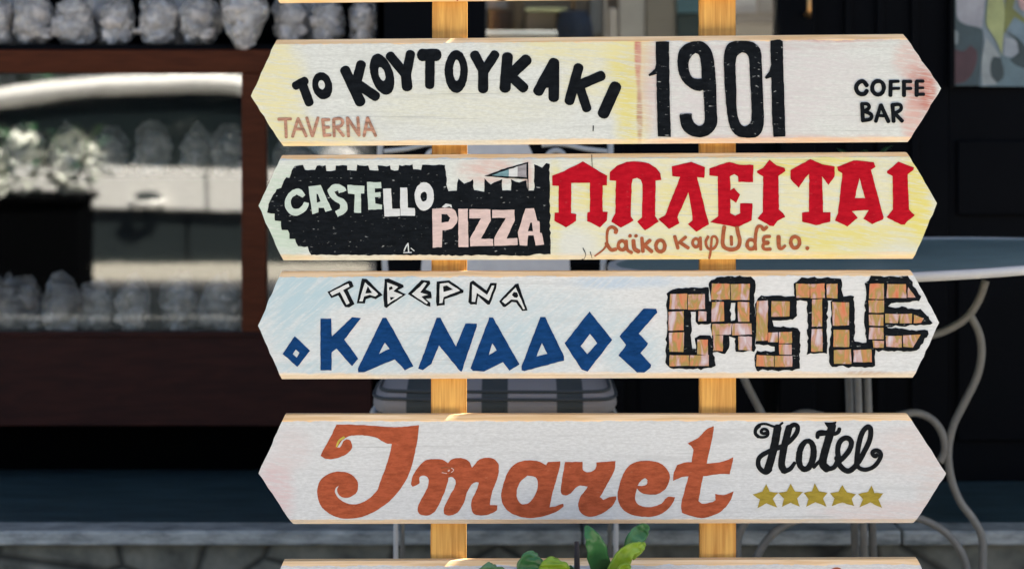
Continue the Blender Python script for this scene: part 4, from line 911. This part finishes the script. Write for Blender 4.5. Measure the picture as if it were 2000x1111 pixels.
for z_, ins in ((.0, .012), (.006, .003), (.016, -.002), (.028, -.001), (.037, .004), (.041, .008)): rows.append([v+Vector((0, 0, z_)) for v in rrect(1, ins)])
for t in (.97, .93, .87, .78, .66, .5, .32, .15):
    rows.append([v+Vector((0, 0, .041+.020*(1-t**5)+.006*(1-t)*noise.noise((v.x*14, v.y*14, 2)))) for v in rrect(t, .008, .22+.5*(1-t))])
vr = [[bm.verts.new(v) for v in r_] for r_ in rows]
for a, b_ in zip(vr, vr[1:]):
    for i in range(NP): bm.faces.new((a[i], a[(i+1) % NP], b_[(i+1) % NP], b_[i]))
bm.faces.new(vr[0][::-1]); bm.faces.new(vr[-1])
bm_obj('cover', bm, stripes(), cu, True)
m_pipe = M('dark_piping', (.04, .05, .055), .8)
for z_, ins in ((.0445, .011), (.0315, -.0005)):
    P_ = [v+Vector((0, 0, z_+.002*noise.noise((v.x*9, v.y*9, 5)))) for v in rrect(1, ins)]
    bm = bmesh.new(); tube(bm, P_+[P_[0]], .0032, 6); bm_obj('piping', bm, m_pipe, cu, True)

# ------------------------------------------------------------------ round table with scrolled iron legs
DT = 4.10; ztab = CAM_Z-(500-HOR)/F*DT; TX = (1680-1000)/F*DT; TR_ = 490/F*DT
tb = empty('round_table', (TX, DT-CAM_D, 0), 'round garden table with dull teal top and scrolled iron legs, behind the arrow boards', 'table')
m_top = M('table_top', (.20, .29, .28), .35, .35, .25, 12, bump=.05)
bm = bmesh.new(); N = 96
prof = [(0, ztab), (TR_-.012, ztab), (TR_-.012, ztab-.012), (0, ztab-.012)]
rings = []
for r_, z_ in prof[1:3]: rings.append([bm.verts.new((r_*math.cos(2*math.pi*i/N), r_*math.sin(2*math.pi*i/N), z_)) for i in range(N)])
bm.faces.new(rings[0]); bm.faces.new(rings[1][::-1])
for i in range(N): bm.faces.new((rings[0][i], rings[1][i], rings[1][(i+1) % N], rings[0][(i+1) % N]))
ot = bm_obj('table_top', bm, m_top, tb)
bm = bmesh.new(); prof = [(TR_-.0118, ztab+.004), (TR_+.001, ztab+.003), (TR_+.004, ztab-.004), (TR_+.002, ztab-.013), (TR_-.010, ztab-.0145), (TR_-.0118, ztab-.012)]
rr = [[bm.verts.new((r_*math.cos(2*math.pi*i/N), r_*math.sin(2*math.pi*i/N), z_)) for i in range(N)] for r_, z_ in prof]
for j in range(len(prof)):
    a, b_ = rr[j], rr[(j+1) % len(prof)]
    for i in range(N): bm.faces.new((a[i], a[(i+1) % N], b_[(i+1) % N], b_[i]))
bm_obj('rim', bm, M('rim_white', (.50, .50, .48), .45, .5, .12, 30), tb, True).name
orim = [c for c in tb.children if c.name.startswith('rim')][0]
tilt = Matrix.Translation((0, 0, ztab)) @ Matrix.Rotation(R(-2.35), 4, 'Y') @ Matrix.Rotation(R(-1.0), 4, 'X') @ Matrix.Translation((0, 0, -ztab))   # stands on uneven ground
ot.matrix_local = tilt; orim.matrix_local = tilt
def rz_(px, py): return ((px-1680)/F*DT, CAM_Z-(py-HOR)/F*DT)
sc = {'brace': [(1925, 548), (1912, 585), (1890, 618), (1858, 640), (1825, 653), (1790, 655)],
      'scroll_bar': [(1893, 612), (1912, 650), (1917, 690), (1908, 735), (1884, 785), (1862, 830), (1852, 880), (1858, 935), (1876, 980), (1902, 1015), (1918, 1050), (1919, 1111), (1916, 1200)],
      'ring': [(1752, 812), (1790, 806), (1822, 820), (1842, 850), (1845, 880), (1836, 902)],
      'leg_curl': [(1770, 1006), (1802, 1014), (1842, 1035), (1870, 1065), (1886, 1100), (1892, 1150), (1880, 1200)]}
for ang, nm in ((0, 'leg'), (180, 'leg')):
    ca, sa = math.cos(R(ang)), math.sin(R(ang)); bm = bmesh.new()
    for key, pts in sc.items():
        P_ = []
        for px, py in pts:
            r_, z_ = rz_(px, py); P_.append(Vector((r_*ca, r_*sa, max(z_, .01))))
        tube(bm, catmull(P_, 6), .0080, 10, None)
    bm_obj(nm, bm, m_iron, tb, True)
bm = bmesh.new()
for px0, px1, dy in ((1652, 1669, .0), (1669, 1686, -.03), (1689, 1704, .01)):
    a = W(px0, 600, DT+dy); b_ = W(px1, 1040, DT+dy); t = b_-a
    top = a+t*((ztab-.02-a.z)/t.z); bot = a+t*((0-a.z)/t.z); o_ = Vector((TX, DT-CAM_D, 0)); tube(bm, [top-o_, bot-o_], .008)
bm_obj('pedestal', bm, m_iron, tb, True)

# small dark pot plant standing on the table (its leaves show between two boards)
def leaf(bm, base, tip, wd_, up=Vector((0, 0, 1)), bend=.15, wav=0.0, seed=0, fold=.25, n_=10, m_=6):
    base, tip = Vector(base), Vector(tip); d = tip-base; L = d.length; d.normalize()
    s_ = d.cross(up)
    if s_.length < .05: s_ = d.cross(Vector((0, -1, .2)))
    s_.normalize(); nn = s_.cross(d).normalized(); rows = []
    for i in range(n_+1):
        t = i/n_; wid = wd_/2*(math.sin(math.pi*min(1, t**.8*.93+.07))**.75)
        c = base+d*(t*L)+nn*(bend*L*math.sin(math.pi*t))
        row = []
        for j in range(-m_//2, m_//2+1):
            u = j/(m_/2)
            row.append(bm.verts.new(c+s_*(u*wid)+nn*(abs(u)*wid*fold+wav*wid*math.sin(t*9+seed+u*2)*abs(u))))
        rows.append(row)
    for a, b_ in zip(rows, rows[1:]):
        for j in range(len(a)-1): bm.faces.new((a[j], a[j+1], b_[j+1], b_[j]))
def leaf_mat(name, c1, c2, rough=.35):
    m = M(name, c1, rough, .5, 0, 14, vcol=c2, bump=.25, bscale=80); b = m.node_tree.nodes['Principled BSDF']
    b.inputs['Specular IOR Level'].default_value = .3; b.inputs['Subsurface Weight'].default_value = .0
    return m
m_leafd = leaf_mat('dark_leaf', (.03, .09, .035), (.012, .04, .02))
tp = empty('pot_plant', W(1690, 494, 4.05), 'small dark-leaved plant in a pot on the round table, half hidden by the boards', 'plant')
bm = bmesh.new(); rg = random.Random(3)
for i in range(46):
    a = rg.uniform(0, 6.283); h_ = rg.uniform(.13, .185); r_ = rg.uniform(.01, .06)
    p = Vector((math.cos(a)*r_, math.sin(a)*r_, h_)); leaf(bm, p, p+Vector((math.cos(a)*.03, math.sin(a)*.03, rg.uniform(-.005, .03))), .02, seed=i)
bm_obj('foliage', bm, m_leafd, tp, True)
bm = bmesh.new(); prof = [(.032, .001), (.044, .075), (.048, .075), (.048, .085), (.04, .085), (.038, .07)]
rr = [[bm.verts.new((r_*math.cos(2*math.pi*i/28), r_*math.sin(2*math.pi*i/28), z_)) for i in range(28)] for r_, z_ in prof]
for a, b_ in zip(rr, rr[1:]):
    for i in range(28): bm.faces.new((a[i], a[(i+1) % 28], b_[(i+1) % 28], b_[i]))
bm.faces.new(rr[0][::-1]); bm.faces.new(rr[-1]); bm_obj('pot', bm, M('pot_grey', (.28, .27, .27), .6), tp, True)
bm = bmesh.new()
for i in range(7):
    a = i*.9; tube(bm, [Vector((0, 0, .065)), Vector((math.cos(a)*.02, math.sin(a)*.02, .12)), Vector((math.cos(a)*.045, math.sin(a)*.045, .165))], .0022, 6)
bm_obj('stem', bm, m_leafd, tp, True)

# ------------------------------------------------------------------ green plant in front of the lowest board
DP = 3.06
fp = empty('potted_plant', (W(1130, 0, DP).x, DP-CAM_D, 0), 'fleshy green-leaved plant rising in front of the lowest board', 'plant')
OP = Vector(fp.location)
m_l1 = leaf_mat('green_leaf', (.045, .165, .045), (.012, .065, .03), .32)
m_l2 = leaf_mat('young_leaf', (.18, .28, .018), (.06, .15, .012), .32)
m_l3 = leaf_mat('pale_leaf', (.07, .16, .07), (.03, .09, .045), .35)
def zl(a, b_, d): return W(860+a/3.333, 1000+b_/3.333, d)-OP
def front_leaf(path, widths, mat, cup=.18, dd=0.0, seed=0, wav=.12):
    """broad leaf along a traced midrib: widths per point, cupped across, wavy margin"""
    P_ = catmull([zl(a, b_, d) for a, b_, d in path], 6); n_ = len(P_)
    Wd = catmull([Vector((w_, 0)) for w_ in widths], 6); bm = bmesh.new(); rows = []
    for i, p in enumerate(P_):
        d = (P_[min(i+1, n_-1)]-P_[max(i-1, 0)]).normalized(); s_ = d.cross(Vector((0, -1, 0))).normalized(); nn = s_.cross(d).normalized()
        wid = max(.0012, Wd[i].x*1.18/3.333*DP/F/2); row = []
        for j in range(-4, 5):
            u = j/4; k_ = 1+wav*noise.noise((i*.35+seed, u*1.1, seed*2.0))
            row.append(bm.verts.new(p+s_*(u*wid*k_)+nn*(-cup*1.3*wid*(1-abs(u))+.22*wid*noise.noise((i*.3, u*1.7, seed)))))
        rows.append(row)
    for a, b_ in zip(rows, rows[1:]):
        for j in range(8): bm.faces.new((a[j], a[j+1], b_[j+1], b_[j]))
    o = bm_obj('leaf', bm, mat, fp, True)
    sm = o.modifiers.new('thick', 'SOLIDIFY'); sm.thickness = .0012
front_leaf([(1070, 520, 3.10), (1050, 400, 3.08), (1030, 300, 3.06), (1005, 200, 3.05), (970, 130, 3.05), (945, 85, 3.06)], [70, 100, 118, 100, 62, 16], m_l1, seed=1)
front_leaf([(1120, 520, 3.06), (1150, 400, 3.05), (1190, 300, 3.05), (1240, 245, 3.05), (1300, 225, 3.06), (1338, 205, 3.07)], [60, 110, 100, 70, 56, 16], m_l2, seed=2)
front_leaf([(1205, 340, 3.09), (1225, 250, 3.09), (1260, 180, 3.09), (1300, 135, 3.10), (1335, 105, 3.10), (1362, 96, 3.10)], [20, 60, 96, 98, 70, 20], m_l1, seed=3)
front_leaf([(1245, 300, 3.06), (1280, 260, 3.06), (1315, 225, 3.06), (1335, 205, 3.07)], [30, 44, 38, 10], m_l2, seed=9)
front_leaf([(1160, 540, 3.04), (1185, 440, 3.03), (1205, 370, 3.03), (1240, 345, 3.03)], [90, 110, 80, 14], m_l2, seed=4)
front_leaf([(590, 520, 3.06), (585, 430, 3.05), (590, 350, 3.05), (605, 290, 3.05), (618, 256, 3.06)], [90, 140, 150, 116, 24], m_l1, seed=5, wav=.06)
front_leaf([(740, 520, 3.04), (742, 440, 3.03), (745, 370, 3.03), (748, 320, 3.03), (752, 292, 3.04)], [110, 165, 175, 130, 26], m_l2, seed=6, wav=.06)
front_leaf([(345, 520, 3.05), (342, 440, 3.05), (340, 385, 3.05), (342, 352, 3.05), (345, 332, 3.06)], [120, 175, 165, 110, 24], m_l3, seed=7, wav=.06)
front_leaf([(860, 420, 3.08), (850, 370, 3.08), (845, 345, 3.08)], [14, 40, 10], m_l3, seed=8)
front_leaf([(960, 640, 3.03), (900, 560, 3.02), (850, 480, 3.02), (830, 430, 3.03)], [60, 110, 90, 14], m_l1, seed=10)
front_leaf([(700, 640, 3.02), (500, 600, 3.02), (430, 560, 3.02), (400, 520, 3.03)], [60, 110, 90, 14], m_l1, seed=11)
m_stem = M('stem_green', (.05, .08, .03), .6)
for a in ((1080, 1070), (1120, 1120), (1165, 1160), (590, 590), (742, 742), (345, 345)):
    bm = bmesh.new(); p1 = zl(a[0], 520, 3.06); p0 = Vector((p1.x*.25, 0, .30)); tube(bm, catmull([p0, p0*.5+p1*.5+Vector((0, 0, -.03)), p1], 6), .004, 8); bm_obj('stem', bm, m_stem, fp, True)
bm = bmesh.new(); tube(bm, [zl(892, 700, 3.09), zl(890, 370, 3.09), zl(888, 190, 3.09)], [.005, .0045, .0035], 8)
bm_obj('dead_stem', bm, M('dead_stem', (.02, .016, .016), .8, bump=.5, bscale=120), fp, True)
bm = bmesh.new(); prof = [(.10, .001), (.14, .28), (.15, .28), (.15, .30), (.135, .30), (.13, .27)]
rr = [[bm.verts.new((r_*math.cos(2*math.pi*i/36), r_*math.sin(2*math.pi*i/36), z_)) for i in range(36)] for r_, z_ in prof]
for a, b_ in zip(rr, rr[1:]):
    for i in range(36): bm.faces.new((a[i], a[(i+1) % 36], b_[(i+1) % 36], b_[i]))
bm.faces.new(rr[0][::-1]); bm.faces.new(rr[-1]); bm_obj('pot', bm, M('clay_pot', (.30, .13, .07), .8), fp, True)

# ------------------------------------------------------------------ across the pavement, seen in the glass: parked car, planter, hedge, houses
MD = 11.5; CY = 2*FY+CAM_D-MD      # the near flank of the car
car = empty('parked_car', ((-620)/F*MD, CY-.85, -.25), 'white parked car mirrored in the glass of the display cabinet', 'car')
def cX(px): return (px-1000)/F*MD-car.location.x
def cZ(py): return CAM_Z-(py-HOR)/F*MD+.25
m_carw = M('car_white', (.78, .77, .73), .3, .5); m_card = M('car_dark_and_shade', (.018, .026, .028), .55, .3); m_carg = M('car_glass', (.012, .018, .02), .05, .5)
def loft(name, prof, y0, y1, mat, parent=car):
    n_ = len(prof); V = [(x, y0, z) for x, z in prof]+[(x, y1, z) for x, z in prof]
    bm = bmesh.new(); vs = [bm.verts.new(v) for v in V]
    bm.faces.new(vs[:n_]); bm.faces.new(vs[n_:][::-1])
    for i in range(n_): bm.faces.new((vs[i], vs[(i+1) % n_], vs[n_+(i+1) % n_], vs[n_+i]))
    return bm_obj(name, bm, mat, parent)
body = [(cX(-420), cZ(400)), (cX(-400), cZ(335)), (cX(-250), cZ(318)), (cX(0), cZ(316)), (cX(165), cZ(326)), (cX(470), cZ(333)), (cX(760), cZ(338)), (cX(900), cZ(345)), (cX(1040), cZ(370)), (cX(1060), cZ(410)), (cX(470), cZ(412)), (cX(160), cZ(404)), (cX(0), cZ(400))]
loft('body', body, -.82, .85, m_carw)
loft('lower_body', [(cX(-425), cZ(516)), (cX(-425), cZ(401)), (cX(0), cZ(401)), (cX(160), cZ(405)), (cX(470), cZ(413)), (cX(1065), cZ(411)), (cX(1065), cZ(516))], -.80, .82, m_card)  # dark colour stands for shade and mirrored road on the white doors
loft('cream_strip', [(cX(165), cZ(546)), (cX(165), cZ(516)), (cX(720), cZ(516)), (cX(720), cZ(546))], .70, .855, M('strip_cream', (.70, .66, .56), .4))  # cream band along the foot of the flank
cabin = [(cX(-300), cZ(322)), (cX(-160), cZ(225)), (cX(0), cZ(190)), (cX(200), cZ(180)), (cX(430), cZ(178)), (cX(510), cZ(192)), (cX(640), cZ(330))]
loft('window', cabin, -.66, .70, m_carg)
roof = [(-190, 238), (-90, 206), (0, 190), (100, 176), (200, 168), (300, 164), (400, 162), (460, 166), (520, 186)]
bm = bmesh.new()
for sy in (.70, -.66):
    tube(bm, catmull([Vector((cX(a), sy, cZ(b_))) for a, b_ in roof], 5), .055, 12)
for i in range(len(roof)-1):
    a, b_ = roof[i], roof[i+1]
    vs = [bm.verts.new((cX(p[0]), y, cZ(p[1])+.05)) for p, y in ((a, -.66), (b_, -.66), (b_, .70), (a, .70))]; bm.faces.new(vs)
bm_obj('roof', bm, m_carw, car, True)
bm = bmesh.new(); tube(bm, [Vector((cX(255), .872, cZ(394))), Vector((cX(290), .885, cZ(398))), Vector((cX(325), .872, cZ(394)))], .017, 8); bm_obj('door_handle', bm, m_carw, car, True)
bm = bmesh.new(); ico_verts(bm, 3, (cX(290), .845, cZ(388)), .085, 6, .02, (1, .22, .5)); bm_obj('handle_recess', bm, m_card, car, True)
box_obj('door_seam', (cX(402), .846, cZ(412)), (cX(406), .853, cZ(333)), m_card, car); box_obj('door_seam', (cX(362), .80, cZ(514)), (cX(367), .823, cZ(414)), m_void, car)
bm = bmesh.new(); ico_verts(bm, 3, (cX(665), .93, cZ(312)), .11, 3, .05, (1.1, .7, .75)); bm_obj('wing_mirror', bm, M('mirror_grey', (.30, .30, .29), .5), car, True)
for wx in (cX(-240), cX(880)):
    bm = bmesh.new(); prof = [(.20, .12), (.31, .12), (.33, .09), (.33, -.09), (.31, -.12), (.20, -.12)]
    for sy in (.72, -.70):
        rr = [[bm.verts.new((wx+r_*math.cos(2*math.pi*i/32), sy+y_, .335+r_*math.sin(2*math.pi*i/32))) for i in range(32)] for r_, y_ in prof]
        for a, b_ in zip(rr, rr[1:]):
            for i in range(32): bm.faces.new((a[i], a[(i+1) % 32], b_[(i+1) % 32], b_[i]))
        bm.faces.new(rr[0]); bm.faces.new(rr[-1][::-1])
    bm_obj('wheel', bm, m_card, car)

# planter with white blossoms on the kerb
MP = 9.9; PY_ = 2*FY+CAM_D-MP
pl_ = empty('flower_planter', ((60-1000)/F*MP, PY_, 0), 'black planter of white blossoms mirrored in the cabinet glass', 'planter')
bm = bmesh.new(); box(bm, (-.22, -.17, 0), (.27, .17, .52), .01); box(bm, (-.24, -.19, .52), (.29, .19, .56), .008); bm_obj('tub', bm, m_void, pl_)
bm = bmesh.new(); bl = bmesh.new(); rg = random.Random(5)
for c, r_ in (((-.03, .05, .66), .14), ((.22, 0, .70), .12), ((-.2, 0, .64), .1)):
    for i in range(70):
        v = Vector((rg.gauss(0, 1), rg.gauss(0, 1), rg.gauss(0, 1))).normalized(); p = Vector(c)+v*r_
        leaf(bl, p-v*.01, p+v*.03+Vector((rg.uniform(-.04, .04), rg.uniform(-.04, .04), rg.uniform(-.04, .04))), .075, seed=i, n_=4, m_=2)
for i in range(90):
    p = Vector((rg.uniform(-.28, .32), rg.uniform(-.15, .15), rg.uniform(.54, .86))); leaf(bm, p, p+Vector((rg.uniform(-.07, .07), rg.uniform(-.07, .07), rg.uniform(0, .07))), .05, seed=i, n_=4, m_=2)
bm_obj('foliage', bm, m_leafd, pl_, True); bm_obj('blossom', bl, M('blossom', (.55, .57, .50), .7), pl_, True)

# dark hedge added across the road to keep bright sky out of the glass
hb = bmesh.new(); rg = random.Random(8)
for i in range(9000):
    x = rg.uniform(-10, .2); z = rg.uniform(-.25, 4.2); y = -10.2+.35*noise.noise((x*.8, z*.8, 0))+rg.uniform(-.35, .35)
    p = Vector((x, y, z)); leaf(hb, p, p+Vector((rg.uniform(-.16, .16), rg.uniform(-.05, .16), rg.uniform(-.1, .12))), .12, seed=i, n_=2, m_=2)
tag(bm_obj('hedge', hb, m_leafd), 'tall dark hedge added across the road to darken the glass reflection', 'hedge', kind='stuff')
# house opposite
MH = 18.0; HY = 2*FY+CAM_D-MH
hs = empty('house', (2.2, HY, -.25), 'beige house across the road, behind the photographer', 'house')
m_hw = M('house_wall', (.38, .33, .27), .85, .2, .2, 2)
box_obj('wall', (-2.1, -3, 0), (7, -.07, 4.0), m_hw, hs)
for x in (-1.5, 1.6, 4.6):
    box_obj('window', (x, -.068, 1.0), (x+1.1, -.03, 2.3), m_carg, hs); box_obj('sill', (x-.08, -.068, .92), (x+1.18, .03, .998), m_hw, hs)
box_obj('door', (.3, -.068, .01), (1.2, -.03, 2.1), m_dark, hs)

# ------------------------------------------------------------------ inside the shop, seen through the door light lit by an opening added in the roof
DI = 6.75
def ipart(name, x0, x1, y0, y1, d0, dep, col, parent, rough=.6):
    o_ = Vector(parent.location)
    a, b_ = W(x0, y1, d0)-o_, W(x1, y0, d0)-o_
    return box_obj(name, (a.x, d0-CAM_D-o_.y, max(a.z, z_l+.002-o_.z)), (b_.x, d0-CAM_D+dep-o_.y, b_.z), M('i_'+name, col, rough, .3, .2, 6), parent, .003)
cb = empty('wall_cupboard', W(1100, 200, DI), 'wide beige and grey cupboard standing inside the shop behind the door light', 'cupboard')
ipart('carcass', 940, 1560, -260, 1400, DI+.02, .35, (0.290, 0.254, 0.217), cb)
ipart('panel', 948, 990, -260, 17, DI-.01, .028, (0.362, 0.377, 0.392), cb); ipart('panel', 948, 1000, 22, 58, DI-.005, .022, (0.043, 0.051, 0.058), cb)
ipart('post', 1003, 1023, -260, 300, DI-.03, .048, (0.189, 0.145, 0.094), cb)
ipart('door', 1027, 1086, 26, 300, DI-.02, .038, (0.580, 0.464, 0.362), cb); ipart('shelf', 1026, 1108, 16, 22, DI-.12, .138, (0.800, 0.800, 0.435), cb)
ipart('panel', 1152, 1177, -260, 66, DI-.01, .028, (0.290, 0.304, 0.319), cb); ipart('edge', 1180, 1185, -260, 300, DI-.04, .058, (0.800, 0.725, 0.652), cb)
ipart('door', 1189, 1206, 16, 300, DI-.02, .038, (0.667, 0.609, 0.551), cb); ipart('door', 1209, 1259, -260, 300, DI-.015, .033, (0.580, 0.551, 0.507), cb); ipart('door', 1262, 1318, -260, 300, DI-.01, .028, (0.319, 0.290, 0.246), cb)
ipart('panel', 1322, 1430, -260, 26, DI-.02, .038, (0.102, 0.217, 0.261), cb); ipart('panel', 1322, 1430, 29, 300, DI-.01, .028, (0.051, 0.087, 0.094), cb)
ipart('panel', 1434, 1478, -260, 26, DI-.02, .038, (0.609, 0.638, 0.667), cb); ipart('shelf', 1432, 1540, 30, 44, DI-.06, .078, (0.029, 0.036, 0.043), cb); ipart('door', 1434, 1540, 47, 300, DI-.01, .028, (0.290, 0.261, 0.217), cb); ipart('panel', 1481, 1540, -260, 26, DI-.01, .028, (0.261, 0.290, 0.304), cb)
ct = empty('shop_counter', W(1010, 200, DI-.4), 'low counter with a pale top inside the shop behind the door light', 'counter')
ipart('top', 930, 1088, 61, 70, DI-.45, .38, (0.800, 0.800, 0.800), ct); ipart('front', 935, 1084, 70.5, 1400, DI-.43, .34, (0.290, 0.232, 0.174), ct)
jk = empty('hanging_jacket', W(1120, 60, DI-.1), 'navy jacket hanging inside the shop behind the door light', 'jacket')
bm = bmesh.new(); oJ = Vector(jk.location)
for pts, r_ in (([(1120, 22, 0), (1120, 60, 0), (1120, 150, 0), (1122, 260, 0)], [.045, .062, .066, .07]), ([(1104, 34, 0), (1094, 90, -.01), (1092, 170, -.01)], [.026, .024, .02]), ([(1138, 34, 0), (1148, 90, -.01), (1150, 170, -.01)], [.026, .024, .02])):
    tube(bm, [W(a, b_, DI-.1+c)-oJ for a, b_, c in pts], r_, 14)
bm_obj('cloth', bm, M('navy_cloth', (.02, .045, .085), .9, .2, .4, 18, bump=.6, bscale=20), jk, True)
bm = bmesh.new(); tube(bm, [W(1120, 24, DI-.1)-oJ, W(1120, -10, DI-.1)-oJ, W(1128, -22, DI-.06)-oJ, W(1128, -22, DI+.03)-oJ], .004, 8); bm_obj('hook', bm, m_brass, jk, True)

# ------------------------------------------------------------------ sub-parts: pieces that belong to a part
def nest(root, child, parent, label=None):
    P_ = [c for c in root.children if c.name.split('.')[0] == parent and (label is None or c.get('label', '').startswith(label))]
    for c in list(root.children):
        if c.name.split('.')[0] == child and c not in P_:
            c.parent = P_[0]
            if child == 'rim': c.matrix_local = Matrix.Identity(4)
nest(b2.root, 'flag_stripe', 'painted_flag'); nest(b3.root, 'letter_filling', 'lettering', 'small outlined'); nest(b3.root, 'brick_filling', 'lettering', 'black outlines')
nest(shop, 'door_panel', 'door'); nest(shop, 'shutter_batten', 'shutter'); nest(cu, 'piping', 'cover'); nest(tb, 'rim', 'table_top'); nest(tb, 'pedestal', 'table_top') if False else None
nest(car, 'handle_recess', 'body'); nest(car, 'door_handle', 'body'); nest(pl_, 'blossom', 'foliage')
